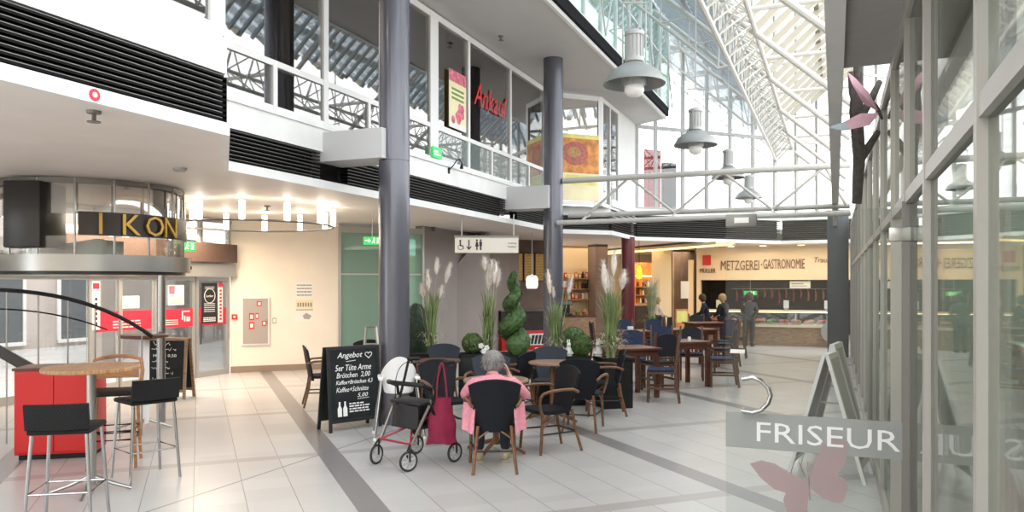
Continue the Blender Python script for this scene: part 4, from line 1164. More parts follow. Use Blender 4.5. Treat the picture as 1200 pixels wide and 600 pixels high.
# ================================================================== A-BOARDS
def scribble(m, x0, x1, z, h, rnd, y=-.003):
    x = x0
    while x < x1 - h * .5:
        wl = h * rnd.uniform(1.6, 4.2)
        pts = []; n = max(5, int(wl / h * 5))
        for i in range(n):
            t = i / (n - 1)
            pts.append((min(x1, x + wl * t), y, z + h * (.25 + .25 * math.sin(t * n * 1.35 + rnd.random()) + (.35 if rnd.random() < .22 else 0))))
        m.tube(pts, h * .055, 4); x += wl + h * .5
def a_board(p, rotz, w_, h, label, frame_m, face_m='chalk_black', lean=.07, fw=.035):
    T = thing('chalkboard', label, 'sign', p, rotz)
    Mx = Matrix.Rotation(math.atan2(lean, h), 4, 'X') @ Matrix.Identity(4)
    Mx = Matrix.Rotation(-math.atan2(lean, h), 4, 'X')
    for k, Ms in enumerate((Mx, Matrix.Translation((0, lean * 4.2, 0)) @ Matrix.Rotation(math.atan2(lean * 2, h), 4, 'X'))):
        m = MB(Ms)
        m.box(0, fw, 0, .025, 0, h); m.box(w_ - fw, w_, 0, .025, 0, h); m.box(fw, w_ - fw, 0, .025, h - fw, h); m.box(fw, w_ - fw, 0, .025, .1, .1 + fw)
        fr_ = m.build('frame' if k == 0 else 'rear_frame', frame_m, T, 0)
        m = MB(Ms); m.box(fw, w_ - fw, .006, .018, .1 + fw, h - fw); m.build('board' if k == 0 else 'rear_board', face_m, T, 0)
    return T, Mx
p = Vector((-2.06, 8.7, 0)); rz = R(41); bw, bh = .68, .97
T, Mx = a_board(p, rz, bw, bh, 'large black A-board with chalk offers, standing left of the thick grey column', 'black_satin')
def tx(m, s, x, z, w_, h, sh=.2): m.text(s, Mx @ Matrix.Translation((x, .006, z)), width=w_, height=h, ext=.002, shear=sh)
m = MB(); tx(m, 'Angebot', .29, .86, .33, .085, .3)
hp = [(.535 + .045 * (16 * math.sin(t) ** 3) / 16, .004, .86 + .04 * (13 * math.cos(t) - 5 * math.cos(2 * t) - 2 * math.cos(3 * t) - math.cos(4 * t)) / 16) for t in [2 * PI * k / 30 for k in range(30)]]
q = MB(); q.tube(hp, .004, 5, closed=True, M=Mx); q.build('chalk_heart', 'chalk_white', T); m.tube([(.24, .004, .795), (.36, .004, .805)], .003, 5, M=Mx)
tx(m, '5er Tüte Arme', .33, .725, .47, .07, .25); tx(m, 'Brötchen  2,00', .33, .635, .44, .07, .25); tx(m, 'Kaffee+Brötchen 4,3', .34, .555, .48, .055, .3); tx(m, 'Kaffee+Schnitte', .31, .475, .42, .055, .3); tx(m, '5,00', .44, .395, .14, .055, .3)
m.tube([(.37, .004, .355), (.52, .004, .362)], .003, 5, M=Mx)
m.build('chalk_writing', 'chalk_white', T, 0)
m = MB(Mx)
for x in (.135, .205):
    m.prism([(x - .026, .004, .17), (x + .026, .004, .17), (x + .026, .004, .26), (x + .01, .004, .295), (x + .01, .004, .34), (x - .01, .004, .34), (x - .01, .004, .295), (x - .026, .004, .26)], (0, -.003, 0))
m.build('bottle_print', 'chalk_white', T, 0)
m = MB(Mx)
for k in range(4):
    rnd = random.Random(k); x = .26
    while x < .5 - .05 * (k == 3): wl = rnd.uniform(.02, .06); m.box(x, x + wl, .001, .004, .21 + .03 * k, .225 + .03 * k); x += wl + .012
m.build('small_print', 'chalk_white', T, 0)
T, Mx = a_board(Vector((-5.42, 11.35, 0)), R(-6), .62, .9, 'wood-framed chalkboard with white handwriting by the glass entrance doors', 'wood_board', fw=.04)
rnd = random.Random(8); m = MB(Mx)
for k, (z, a, b_, h) in enumerate(((.79, .09, .42, .06), (.71, .07, .45, .055), (.53, .09, .36, .05), (.44, .08, .36, .05), (.36, .2, .42, .05), (.27, .1, .3, .05), (.21, .22, .45, .05))): scribble(m, a, b_, z, h, rnd)
m.build('chalk_lines', 'chalk_white', T); m = MB(); m.text('HOPE 0,50', Mx @ Matrix.Translation((.28, .006, .635)), width=.36, height=.05, ext=.002)
m.build('chalk_writing', 'chalk_white', T, 0)

# ================================================================== BAR TABLES AND STOOLS AT THE LEFT
def bar_table(p, r, h, label, top_m, leg_m, leg_r=.035):
    T = thing('bar_table', label, 'table', (p[0], p[1], 0), R(15))
    m = MB(); m.lathe([(0, h - .035), (r - .006, h - .035), (r, h - .028), (r, h - .006), (r - .006, h), (0, h)], 44); m.build('tabletop', top_m, T)
    m = MB(); m.lathe([(0, h - .06), (r * .45, h - .05), (r * .45, h - .035), (0, h - .035)], 24); m.build('top_plate', 'alu_dark', T)
    m = MB(); m.tube([(0, 0, .06), (0, 0, h - .05)], leg_r, 18); m.build('post', leg_m, T)
    for k in range(4):
        a = k * PI / 2; m = MB(); m.tube([(0, 0, .13), (.16 * math.cos(a), .16 * math.sin(a), .06), (.3 * math.cos(a), .3 * math.sin(a), .012)], [.018, .016, .012], 8); m.build('foot', 'steel_brushed', T)
    return T
bar_table((-3.42, 6.25), .36, 1.02, 'round wooden bar table on a steel post, nearest at the left edge', 'wood_light', 'steel_brushed')
bar_table((-4.31, 9.0), .27, 1.1, 'slender round bar table on a white post near the entrance', 'wood_red', 'high_chair_white', .06)
def bar_stool(p, yaw, label):
    T = thing('bar_stool', label, 'stool', (p[0], p[1], 0), R(yaw), 'black bar stools with chrome legs')
    m = MB(); m.box(-.2, .2, -.19, .2, .66, .7, b=.018); m.build('seat', 'rattan_black', T)
    m = MB(); m.sheet(lambda s, t: (((s - .5) * .4, -.19 - .03 * t - .02 * (1 - (2 * s - 1) ** 2), .7 + .175 * t), (0, 1, .15)), 10, 4, .022); m.build('backrest', 'rattan_black', T)
    L_ = {}
    for sx in (-1, 1):
        for sy in (-1, 1):
            l = MB(); l.tube([(sx * .17, sy * .16, .67), (sx * .21, sy * .2, 0)], .0125, 9); l.build('leg', 'chrome', T)
    m = MB(); z = .26; k = 1 - z / .67; x, y = .17 + .04 * k, .16 + .04 * k
    m.tube([(-x, -y, z), (x, -y, z), (x, y, z), (-x, y, z)], .008, 7, closed=True); m.build('footrest', 'chrome', T)
    return T
s1 = bar_stool((-3.2, 6.72), 48, 'black bar stool with chrome legs, its backrest to the right of the wooden bar table')
dup(s1, (-3.12, 5.4, 0), R(12), 'black bar stool nearest to the viewer at the lower left edge of the place')
T = thing('bar_chair', 'wooden bar chair with a rounded back and black rungs behind the round bar table', 'chair', (-3.72, 7.2, 0), R(-160))
m = MB(); m.box(-.2, .2, -.2, .2, .66, .7, b=.015); m.build('seat', 'rattan_black', T)
m = MB(); m.tube([(-.2, -.2, .7), (-.215, -.22, .85)] + bez((-.2, -.24, .96), (0, -.33, 1.02), (.2, -.24, .96), 8) + [(.215, -.22, .85), (.2, -.2, .7)], .018, 9); m.build('back_bow', 'wood_orange', T)
m = MB(); m.sheet(lambda s, t: (((s - .5) * .36, -.235 - .03 * math.sin(PI * s), .78 + .15 * t), (0, 1, .1)), 8, 4, .014); m.build('backrest', 'wood_orange', T)
for sx in (-1, 1):
    for sy in (-1, 1): l = MB(); l.tube([(sx * .17, sy * .17, .67), (sx * .2, sy * .21, 0)], [.018, .015], 9); l.build('leg', 'wood_orange', T)
for z in (.26, .34):
    k = 1 - z / .67; x = .17 + .03 * k; y = .17 + .04 * k; m = MB(); m.tube([(-x, -y, z), (x, -y, z), (x, y, z), (-x, y, z)], .011, 7, closed=True); m.build('rung', 'black_plastic', T)
T = thing('red_cabinet', 'low red cabinet behind the wooden bar table', 'cabinet', (-4.45, 7.6, 0), R(12))
m = MB(); m.box(-.35, .35, -.2, .2, .05, .86, b=.01); m.build('body', 'red_vivid', T)
m = MB(); m.box(-.33, -.005, -.215, -.2, .08, .83); m.build('door', 'red_vivid', T, 0)
m = MB(); m.box(.005, .33, -.215, -.2, .08, .83); m.build('door', 'red_vivid', T, 0)
m = MB(); m.box(-.36, .36, -.22, .21, .86, .885); m.build('top', 'wood_red', T, 0)
m = MB(); m.box(-.32, .32, -.17, .17, 0, .05); m.build('plinth', 'black_plastic', T, 0)

# ================================================================== GALLERY KIOSK WITH GOLD LETTERS, STAIR RAIL
kc = Vector((-5.3, 9.75, 0)); kr = 1.05
T = thing('gallery_kiosk', 'round hanging kiosk with mirrored panes and a dark band of gold letters', 'kiosk', kc)
def cyl(name, r, z0, z1, a0, a1, m_, th=.03, n=28, parent=T):
    m = MB(); m.sheet(lambda s, t: ((r * math.cos(R(a0 + (a1 - a0) * s)), r * math.sin(R(a0 + (a1 - a0) * s)), z0 + (z1 - z0) * t), (math.cos(R(a0 + (a1 - a0) * s)), math.sin(R(a0 + (a1 - a0) * s)), 0)), n, 1, th)
    return m.build(name, m_, parent)
cyl('glass_drum', kr - .06, 2.5, 2.9, -170, 60, 'glass_upper', .012)
cyl('letter_band', kr + .02, 2.25, 2.52, -70, 30, 'bronze_band')
cyl('balustrade_glass', kr, 2.02, 2.24, -170, 60, 'glass_clear', .012)
cyl('ring_beam', kr + .05, 1.84, 2.03, -170, 60, 'steel_brushed', .06)
cyl('top_ring', kr - .02, 2.85, 2.905, -170, 60, 'alu_dark', .05)
m = MB(); m.lathe([(0, 1.8), (kr + .02, 1.8), (kr + .02, 1.84), (0, 1.84)], 40); m.build('underside', 'gallery_dark', T)
m = MB(); m.prism([(-.9, -.35, 2.03), (.45, -.55, 2.03), (.45, -.55, 2.22), (.3, -.5, 2.24), (-.9, -.35, 2.06)], (0, .4, 0)); m.build('counter', 'ceramic_white', T, 0)
for a in range(-160, 61, 22):
    m = MB(); m.tube([(kr * math.cos(R(a)), kr * math.sin(R(a)), 2.0), (kr * math.cos(R(a)), kr * math.sin(R(a)), 2.9)], .014, 7); m.build('mullion', 'chrome', T)
m = MB()
for ch, a in (('I', -58), ('K', -41), ('O', -26), ('N', -13)):
    aa = R(a); M_ = Matrix.Translation(((kr + .04) * math.cos(aa), (kr + .04) * math.sin(aa), 2.385)) @ Matrix.Rotation(aa + PI / 2, 4, 'Z')
    m.text(ch, M_, height=.24, ext=.03)
m.build('lettering', 'gold', T, 0)
m = MB(); m.tube([(kr * math.cos(R(-18)) , kr * math.sin(R(-18)), 0), (kr * math.cos(R(-18)), kr * math.sin(R(-18)), 1.8)], .05, 16); m.build('support_post', 'chrome', T)
m = MB(); m.box(-.42, .0, -1.12, -.6, 2.1, 2.86, b=.02); m.build('dark_cabinet', 'gallery_dark', T)
T = thing('stair_rail', 'curved black handrail with thin balusters of a staircase at the left', 'railing', (-4.6, 8.3, 0))
P_ = bez((-.9, -.2, 1.63), (.1, -.1, 1.62), (.55, .35, 1.1), 12)
m = MB(); m.tube(P_, .022, 9); m.build('handrail', 'black_plastic', T)
m = MB(); m.tube([q - Vector((0, 0, .2)) for q in P_[:9]], .009, 6); m.build('mid_rail', 'black_plastic', T)
for i in range(1, 12, 2):
    m = MB(); m.tube([P_[i], Vector((P_[i].x, P_[i].y, .0))], .008, 6); m.build('baluster', 'steel_brushed', T)
m = MB(); m.sheet(lambda s, t: ((-.9 + 1.0 * s, -.2 + .25 * s * s, .98 - .62 * s + .13 * t), (-.2, 1, 0)), 10, 2, .03); m.build('stringer', 'gallery_dark', T)
# ring of light tubes under the ceiling
rc = XA(298, 12.0)
T = thing('ring_light', 'suspended ring carrying bright upright light tubes under the low ceiling', 'lamp', (rc.x, rc.y, 2.6))
m = MB(); m.tube(arc((0, 0), 1.2, 0, 360, 56)[:-1], .016, 8, closed=True); m.build('ring', 'alu_dark', T)
for k in range(12):
    a = 2 * PI * (k + .35) / 12
    x, y = 1.2 * math.cos(a), 1.2 * math.sin(a)
    m = MB(); m.tube([(x, y, .02), (x, y, .27)], .042, 12); m.build('light_tube', 'tube_light', T)
    m = MB(); m.tube([(x, y, .27), (x, y, .32)], .01, 6); m.build('holder', 'alu', T)

# ================================================================== SIGNS AND SMALL FIXTURES UNDER THE LOW CEILING
sp = XA(533, 13.4)
T = thing('hanging_sign', 'long ivory hanging sign with wheelchair, arrow and toilet symbols above the pampas plants', 'sign', (sp.x, sp.y, 2.24), R(3))
Ls, Hs = 1.11, .27
m = MB(); m.box(0, Ls, 0, .05, 0, Hs, b=.006); m.build('panel', 'sign_ivory', T, 0)
m = MB(); m.box(-.015, Ls + .015, -.008, .058, Hs, Hs + .035); m.build('top_rail', 'alu_dark', T, 0)
for x in (.12, Ls - .08):
    m = MB(); m.tube([(x, .025, Hs + .03), (x, .025, .68)], .009, 7); m.build('hanger', 'alu', T)
m = MB(); z0 = .06
m.sphere((.095, -.002, .21), .018, sc=(1, .15, 1)); m.bar((.095, -.002, .19), (.095, -.002, .12), .024, .004, (0, 1, 0)); m.bar((.095, -.002, .125), (.14, -.002, .125), .02, .004, (0, 1, 0)); m.bar((.14, -.002, .125), (.15, -.002, .07), .016, .004, (0, 1, 0))
m.tube([(.1 + .045 * math.cos(R(a)), -.002, .1 + .045 * math.sin(R(a))) for a in range(120, 400, 20)], .005, 5)
m.build('wheelchair_symbol', 'ink', T)
m = MB(); m.prism([(.245, 0, .05), (.2, 0, .105), (.212, 0, .12), (.236, 0, .09), (.236, 0, .23), (.256, 0, .23), (.256, 0, .09), (.28, 0, .12), (.292, 0, .105)], (0, -.004, 0)); m.build('arrow_symbol', 'ink', T, 0)
m = MB()
for x, sk_ in ((.385, True), (.45, False)):
    m.sphere((x, -.002, .222), .017, sc=(1, .15, 1))
    if sk_: m.prism([(x - .012, 0, .2), (x + .012, 0, .2), (x + .032, 0, .11), (x + .012, 0, .11), (x + .012, 0, .05), (x - .012, 0, .05), (x - .012, 0, .11), (x - .032, 0, .11)], (0, -.004, 0))
    else: m.prism([(x - .024, 0, .2), (x + .024, 0, .2), (x + .024, 0, .12), (x + .014, 0, .12), (x + .014, 0, .05), (x - .014, 0, .05), (x - .014, 0, .12), (x - .024, 0, .12)], (0, -.004, 0))
m.build('toilet_symbol', 'ink', T, 0)
m = MB(); m.text('Aufzug', Matrix.Translation((1.0, -.001, .17)), width=.15, height=.035); m.build('lettering', 'ink', T, 0); m = MB(); m.text('Parkdeck', Matrix.Translation((1.0, -.001, .11)), width=.14, height=.03); m.build('lettering', 'ink', T, 0)
def exit_sign(p, z, yaw, label, w_=.3):
    T = thing('exit_sign', label, 'sign', (p[0], p[1], z), R(yaw))
    m = MB(); m.box(-w_ / 2, w_ / 2, 0, .05, 0, .14, b=.006); m.build('housing', 'exit_green', T, 0)
    m = MB()
    m.prism([(-.12, 0, .065), (-.06, 0, .065), (-.06, 0, .035), (-.02, 0, .072), (-.06, 0, .11), (-.06, 0, .08), (-.12, 0, .08)], (0, -.003, 0))
    m.sphere((.035, -.002, .112), .012, sc=(1, .2, 1), seg=8, rings=6)
    m.bar((.033, -.002, .1), (.025, -.002, .065), .02, .003, (0, 1, 0)); m.bar((.025, -.002, .065), (.05, -.002, .03), .012, .003, (0, 1, 0)); m.bar((.025, -.002, .065), (.0, -.002, .03), .012, .003, (0, 1, 0)); m.bar((.03, -.002, .095), (.06, -.002, .08), .01, .003, (0, 1, 0))
    m.box(.085, .125, -.003, 0, .025, .118); m.build('pictogram', 'exit_white', T, 0)
    m = MB(); m.tube([(0, .025, .14), (0, .025, ZC - z)], .008, 7); m.build('hanger', 'alu', T)
e = XA(436, 13.2); exit_sign(e, 2.37, 0, 'green exit sign hanging beside the thick grey column')
e = XA(217, 11.6); exit_sign(e, 2.19, 8, 'green exit sign hanging in front of the brown panel above the doors', .28)
def sprinkler(p, z, label):
    T = thing('hanging_sprinkler', label, 'sprinkler', (p[0], p[1], z), 0, 'ceiling sprinklers')
    m = MB(); m.lathe([(0, 0), (.05, 0), (.045, -.02), (.015, -.025), (.015, -.07), (0, -.07)], 14); m.build('body', 'alu_dark', T)
    m = MB(); m.lathe([(0, -.075), (.045, -.075), (.045, -.082), (0, -.082)], 14); m.build('deflector', 'alu_dark', T)
def on_ceiling(px, py, z=ZC):
    Y = (z - CAMZ) * F / (HY - py); return XA(px, Y)
for px, py, lb in ((110, 130, 'sprinkler on the low ceiling near the left edge, below the big louvre band'), (148, 214, 'sprinkler on the low ceiling above the gold letter kiosk'), (313, 241, 'sprinkler on the low ceiling above the ring of light tubes'), (508, 266, 'sprinkler on the low ceiling, left of the hanging sign'), (697, 288, 'sprinkler on the low ceiling beside the dark red column')):
    sprinkler(on_ceiling(px, py), ZC, lb)
sprinkler(on_ceiling(587, 42, ZU), ZU, 'sprinkler on the upper white ceiling')
q = on_ceiling(211, 197); T = thing('smoke_detector', 'round smoke detector on the low ceiling, near the stepped corner', 'detector', (q.x, q.y, ZC)); m = MB(); m.lathe([(0, 0), (.07, 0), (.07, -.02), (.05, -.04), (0, -.042)], 20); m.build('body', 'alu', T)
MBD = frame(Vector((6.0, 25.0, 0)), math.atan2(ND.y, ND.x))
for dx, lb in ((1.15, 'first from the left'), (2.1, 'middle one'), (3.2, 'nearest the slate post')):
    q = MBD @ Vector((dx, -.5, 0)); T = thing('downlight', 'round recessed downlight above the butcher sign, ' + lb, 'lamp', (q.x, q.y, ZC), 0, 'downlights over the butcher sign')
    m = MB(); m.lathe([(.1, 0), (.14, 0), (.14, -.03), (.1, -.03), (.1, 0)], 24); m.build('rim', 'white_steel', T)
    m = MB(); m.lathe([(0, 0), (.1, 0), (.1, -.04), (0, -.05)], 24); m.build('lens', 'warm_bulb', T)
# fire cabinet, call point, notices on the cream wall
angb = math.atan2(BD.y, BD.x)
def on_wall(s, z, off=0.0): return WC + BD * s - Vector((-BD.y, BD.x, 0)) * off + Vector((0, 0, z))
T = thing('fire_cabinet', 'beige wall cabinet with red fire symbols on the cream wall', 'cabinet', on_wall(.19, .52), angb)
m = MB(); m.box(0, .52, -.05, 0, 0, .93, b=.006); m.build('frame', 'white_steel', T, 0)
m = MB(); m.box(.03, .49, -.058, -.05, .03, .9); d = m.build('door', 'gray_panel', T, 0)
for (x, z, w_, h_) in ((.33, .8, .09, .1), (.42, .42, .08, .1), (.19, .55, .1, .14), (.19, .38, .1, .14), (.29, .56, .06, .12)):
    m = MB(); m.box(x - w_ / 2, x + w_ / 2, -.061, -.058, z - h_ / 2, z + h_ / 2); st = m.build('sticker', 'sticker_red', d, 0)
    m = MB(); m.box(x - w_ * .28, x + w_ * .28, -.0625, -.061, z - h_ * .28, z + h_ * .28); m.build('symbol', 'paper_white', st, 0)
m = MB(); m.box(.465, .48, -.066, -.058, .4, .5); m.build('latch', 'alu_dark', T, 0)
T = thing('fire_call_point', 'small red call point on the cream wall beside the sliding doors', 'alarm', on_wall(.02, 1.02), angb)
m = MB(); m.box(0, .1, -.04, 0, 0, .1, b=.006); m.build('housing', 'red_vivid', T); m = MB(); m.box(.03, .07, -.043, -.04, .03, .07); m.build('glass', 'paper_white', T, 0)
T = thing('light_switch', 'pale switch plate right of the fire cabinet', 'switch', on_wall(.77, .93), angb); m = MB(); m.box(0, .07, -.012, 0, 0, .11, b=.004); m.build('plate', 'gray_panel', T); m = MB(); m.box(.015, .055, -.018, -.012, .02, .09); m.build('rocker', 'paper_white', T, 0)
for z0, z1, mm, lab in ((1.4, 1.75, 'paper_white', 'white printed notice on the cream wall, topmost of three'), (1.21, 1.38, 'paper_cream', 'cream notice with dark figures, middle of three on the cream wall'), (.97, 1.2, 'paper_white', 'pale map sheet with a dark top edge, lowest of three on the cream wall')):
    T = thing('wall_notice', lab, 'notice', on_wall(1.21, z0), angb)
    m = MB(); m.box(0, .33, -.006, 0, 0, z1 - z0); m.build('sheet', mm, T, 0)
    H_ = z1 - z0; m = MB()
    if z0 > 1.39:
        for (a, b_, c, d_) in scr(4, .06, .94, .2, .95, .3): m.box(a * .33, b_ * .33, -.009, -.006, c * H_, d_ * H_)
    elif z0 > 1.2:
        for k in range(6): m.box(.03 + .05 * k, .055 + .05 * k, -.009, -.006, .04, .12)
    else:
        m.box(0, .33, -.009, -.006, H_ - .02, H_); m.prism([(.16, -.006, .04), (.26, -.006, .03), (.3, -.006, .1), (.2, -.006, .16), (.13, -.006, .1)], (0, -.002, 0))
    m.build('print', 'alu_dark' if z0 > 1.2 else 'gray_panel', T, 0)
# ================================================================== PEOPLE
def skin_body(name, nodes, edges, material, parent, levels=2, root=0, flat=None):
    me = bpy.data.meshes.new('tmp'); me.from_pydata([n[0] for n in nodes], edges, [])
    ob = bpy.data.objects.new('tmp', me); COL.objects.link(ob)
    sk = ob.modifiers.new('s', 'SKIN'); sk.use_smooth_shade = True; sk.branch_smoothing = .6
    for i, n in enumerate(nodes):
        d = me.skin_vertices[0].data[i]; r = n[1]; d.radius = r if isinstance(r, tuple) else (r, r); d.use_root = (i == root)
    ss = ob.modifiers.new('u', 'SUBSURF'); ss.levels = levels; ss.render_levels = levels
    dg = DG(); dg.update()
    m2 = bpy.data.meshes.new_from_object(ob.evaluated_get(dg)); bpy.data.objects.remove(ob)
    m2.name = name
    if flat:
        for v in m2.vertices: v.co = flat(v.co)
    m2.polygons.foreach_set('use_smooth', [True] * len(m2.polygons))
    m2.materials.clear(); m2.materials.append(MATS[material])
    o = bpy.data.objects.new(name, m2); COL.objects.link(o); o.parent = parent
    return o
class Sk:
    def __init__(s): s.n = []; s.e = []
    def chain(s, start, pts):
        k = start
        for p, r in pts:
            s.n.append((Vector(p), r)); i = len(s.n) - 1
            if k is not None: s.e.append((k, i))
            k = i
        return k
def hand(S, wrist, d, palm_n, size=1.0, curl=.5):
    """palm, four unequal bent fingers and a thumb from the side of the palm"""
    d = Vector(d).normalized(); pn = Vector(palm_n); pn = (pn - d * pn.dot(d)).normalized(); side = d.cross(pn)
    w = S.n[wrist][0]
    palm = S.chain(wrist, [(w + d * .045 * size, .026 * size)])
    P = S.n[palm][0]
    for k, ln in enumerate((.062, .072, .067, .052)):
        b = P + side * ((k - 1.5) * .019 * size) + d * .022 * size
        m1 = b + (d + pn * curl * .3).normalized() * ln * .55 * size
        t = m1 + (d + pn * curl * 1.3).normalized() * ln * .5 * size
        S.chain(palm, [(b, .0095 * size), (m1, .0085 * size), (t, .007 * size)])
    b = w + d * .025 * size - side * .028 * size
    S.chain(palm, [(b, .011 * size), (b - side * .018 * size + d * .03 * size + pn * .015 * size, .0095 * size), (b - side * .016 * size + d * .055 * size + pn * .025 * size, .008 * size)])
def person(name, label, loc, yaw, J, skin_m='skin', hair='hair_dark', top='cloth_black', legs='trouser_dark', shoes='shoe_tan', k=1.0, hair_len=.05, hr=1.0):
    """J: joint positions; builds a continuous body and the clothes over it as children"""
    T = thing(name, label, 'person', loc, R(yaw))
    V = lambda n: Vector(J[n])
    S = Sk()
    pel = S.chain(None, [(V('pelvis'), .1 * k)])
    ch = S.chain(pel, [(V('waist'), .095 * k), (V('chest'), .1 * k)])
    h = V('head'); n_ = V('neck')
    fwd = Vector(J.get('look', (0, 1, 0))).normalized()
    hd = S.chain(ch, [(n_, .046 * k), (n_ * .55 + h * .45, .05 * k), (h, .078 * k * hr), (h + Vector((0, 0, .045 * k)), .07 * k * hr)])
    skull = hd - 1
    S.chain(skull, [(h + fwd * .078 * k + Vector((0, 0, -.012 * k)), .012 * k), (h + fwd * .094 * k + Vector((0, 0, -.022 * k)), .01 * k)])
    side = Vector((fwd.y, -fwd.x, 0))
    for s in (-1, 1): S.chain(skull, [(h + side * (s * .08 * k) + Vector((0, 0, -.01)), .014 * k)])
    for s in 'lr':
        wr = S.chain(ch, [(V('sh_' + s), .05 * k), (V('el_' + s), .037 * k), (V('wr_' + s), .025 * k)])
        hand(S, wr, V('wr_' + s) - V('el_' + s) if 'hd_' + s not in J else Vector(J['hd_' + s]), J.get('pn_' + s, (0, 1, 0)), k)
        S.chain(pel, [(V('hip_' + s), .075 * k), (V('kn_' + s), .052 * k), (V('an_' + s), .035 * k), (V('toe_' + s), .03 * k)])
    skin_body('body', S.n, S.e, skin_m, T, 2)
    # garment
    S = Sk()
    pel = S.chain(None, [(V('hem') if 'hem' in J else V('pelvis') - Vector((0, 0, .06 * k)), .165 * k)])
    ch = S.chain(pel, [(V('pelvis'), .15 * k), (V('waist'), .14 * k), (V('chest'), .145 * k)])
    S.chain(ch, [(V('neck') * .75 + V('chest') * .25, .07 * k), (V('neck'), .062 * k)])
    for s in 'lr':
        w2 = V('wr_' + s) * .9 + V('el_' + s) * .1
        S.chain(ch, [(V('sh_' + s), .078 * k), (V('el_' + s), .062 * k), (w2, .045 * k)])
    skin_body('jacket', S.n, S.e, top, T, 2)
    S = Sk()
    pel = S.chain(None, [(V('pelvis') - Vector((0, 0, .01)), .135 * k)])
    for s in 'lr': S.chain(pel, [(V('hip_' + s), .1 * k), (V('kn_' + s), .073 * k), (V('an_' + s) + Vector((0, 0, .03 * k)), .055 * k)])
    skin_body('trousers', S.n, S.e, legs, T, 2)
    for s in 'lr':
        a, t = V('an_' + s), V('toe_' + s); d = (t - a); d.z = 0; d.normalize(); q = Matrix.Translation((a.x, a.y, 0)) @ Matrix.Rotation(math.atan2(-d.x, d.y), 4, 'Z')
        m = MB(q); m.sphere((0, .05 * k, .042 * k), .05 * k, sc=(.85, 2.2, .8)); m.sphere((0, -.02, .07 * k), .045 * k); m.box(-.036 * k, .036 * k, -.06 * k, .14 * k, 0, .02 * k, b=.008); m.build('shoe', shoes, T)
    # hair and eyes
    rnd = random.Random(5)
    hb_ = h - fwd * .022 * k + Vector((0, 0, .035 * k))
    m = MB(); m.sphere(hb_, .108 * k * hr, sc=(1, 1, .98), seg=22, rings=14)
    if hair_len > 0: m.sphere(hb_ - fwd * .02 * k - Vector((0, 0, hair_len)), .095 * k * hr, sc=(1.02, .85, 1.0), seg=20, rings=12)
    for i in range(260):
        a, b_ = rnd.uniform(0, 2 * PI), rnd.uniform(-.5, 1)
        d = Vector((math.cos(a) * math.sqrt(max(0, 1 - b_ * b_)), math.sin(a) * math.sqrt(max(0, 1 - b_ * b_)), b_))
        if d.dot(fwd) > .5 and b_ < .5: continue
        o = hb_ + d * .107 * k * hr; dn = (Vector((0, 0, -1)) + d * .55 + Vector((rnd.uniform(-.3, .3), rnd.uniform(-.3, .3), 0))).normalized(); sd = d.cross(dn).normalized() * .006
        m.add([o - sd, o + sd, o + dn * .045 + d * .006], [(0, 1, 2)])
    m.build('hair', hair, T, 60, recalc=False)
    for s in (-1, 1):
        m = MB(); m.sphere(h + fwd * .074 * k + side * (s * .03 * k) + Vector((0, 0, .008)), .011 * k, seg=8, rings=6); m.build('eye', 'eye_dark', T)
    m = MB(); m.sphere(h + fwd * .073 * k + Vector((0, 0, -.05 * k)), .02 * k, sc=(1.1, .5, .3) if abs(fwd.y) > .5 else (.5, 1.1, .3), seg=8, rings=6); m.build('mouth', 'sticker_pink', T)
    return T
JW = dict(pelvis=(0, -.06, .5), hem=(0, -.05, .45), waist=(0, -.08, .6), chest=(0, -.06, .75), neck=(0, .0, .875), head=(-.005, .06, .945), look=(-.1, 1, -.25),
          sh_l=(-.175, -.04, .795), el_l=(-.27, .1, .64), wr_l=(-.12, .34, .76), sh_r=(.175, -.04, .795), el_r=(.31, .06, .63), wr_r=(.15, .17, .83), hd_r=(-.2, -.1, .9), pn_r=(-1, 0, .2), pn_l=(0, 0, -1),
          hip_l=(-.085, -.03, .49), kn_l=(-.12, .33, .48), an_l=(-.125, .25, .07), toe_l=(-.135, .37, .03), hip_r=(.085, -.03, .49), kn_r=(.12, .33, .48), an_r=(.125, .25, .07), toe_r=(.135, .37, .03))
wp = first.location
T = person('person', 'seated grey-haired person in a pink jacket, back to the viewer, hand raised to cheek', (wp.x, wp.y, 0), 4, JW, hair='hair_grey', top='cloth_pink', k=.93, hair_len=.035)
for s in (-1, 1):
    m = MB(); m.sheet(lambda a, t: ((s * (.17 + .1 * a + .02 * t + .01 * math.sin(a * 9)), -.21 + .13 * a - .02 * t, .62 - (.27 - .03 * a) * t), (s * .7, -1, .1)), 10, 8, .012); m.build('jacket_flap', 'cloth_pink', T, 60)
m = MB(); m.sheet(lambda a, t: ((.075 * math.cos(PI * (1.1 + .8 * a)), .02 + .06 * math.sin(PI * (1.1 + .8 * a)) - .01, .81 + .05 * t), (math.cos(PI * (1.1 + .8 * a)), math.sin(PI * (1.1 + .8 * a)), 0)), 12, 3, .01); m.build('collar', 'cloth_pink', T, 60)
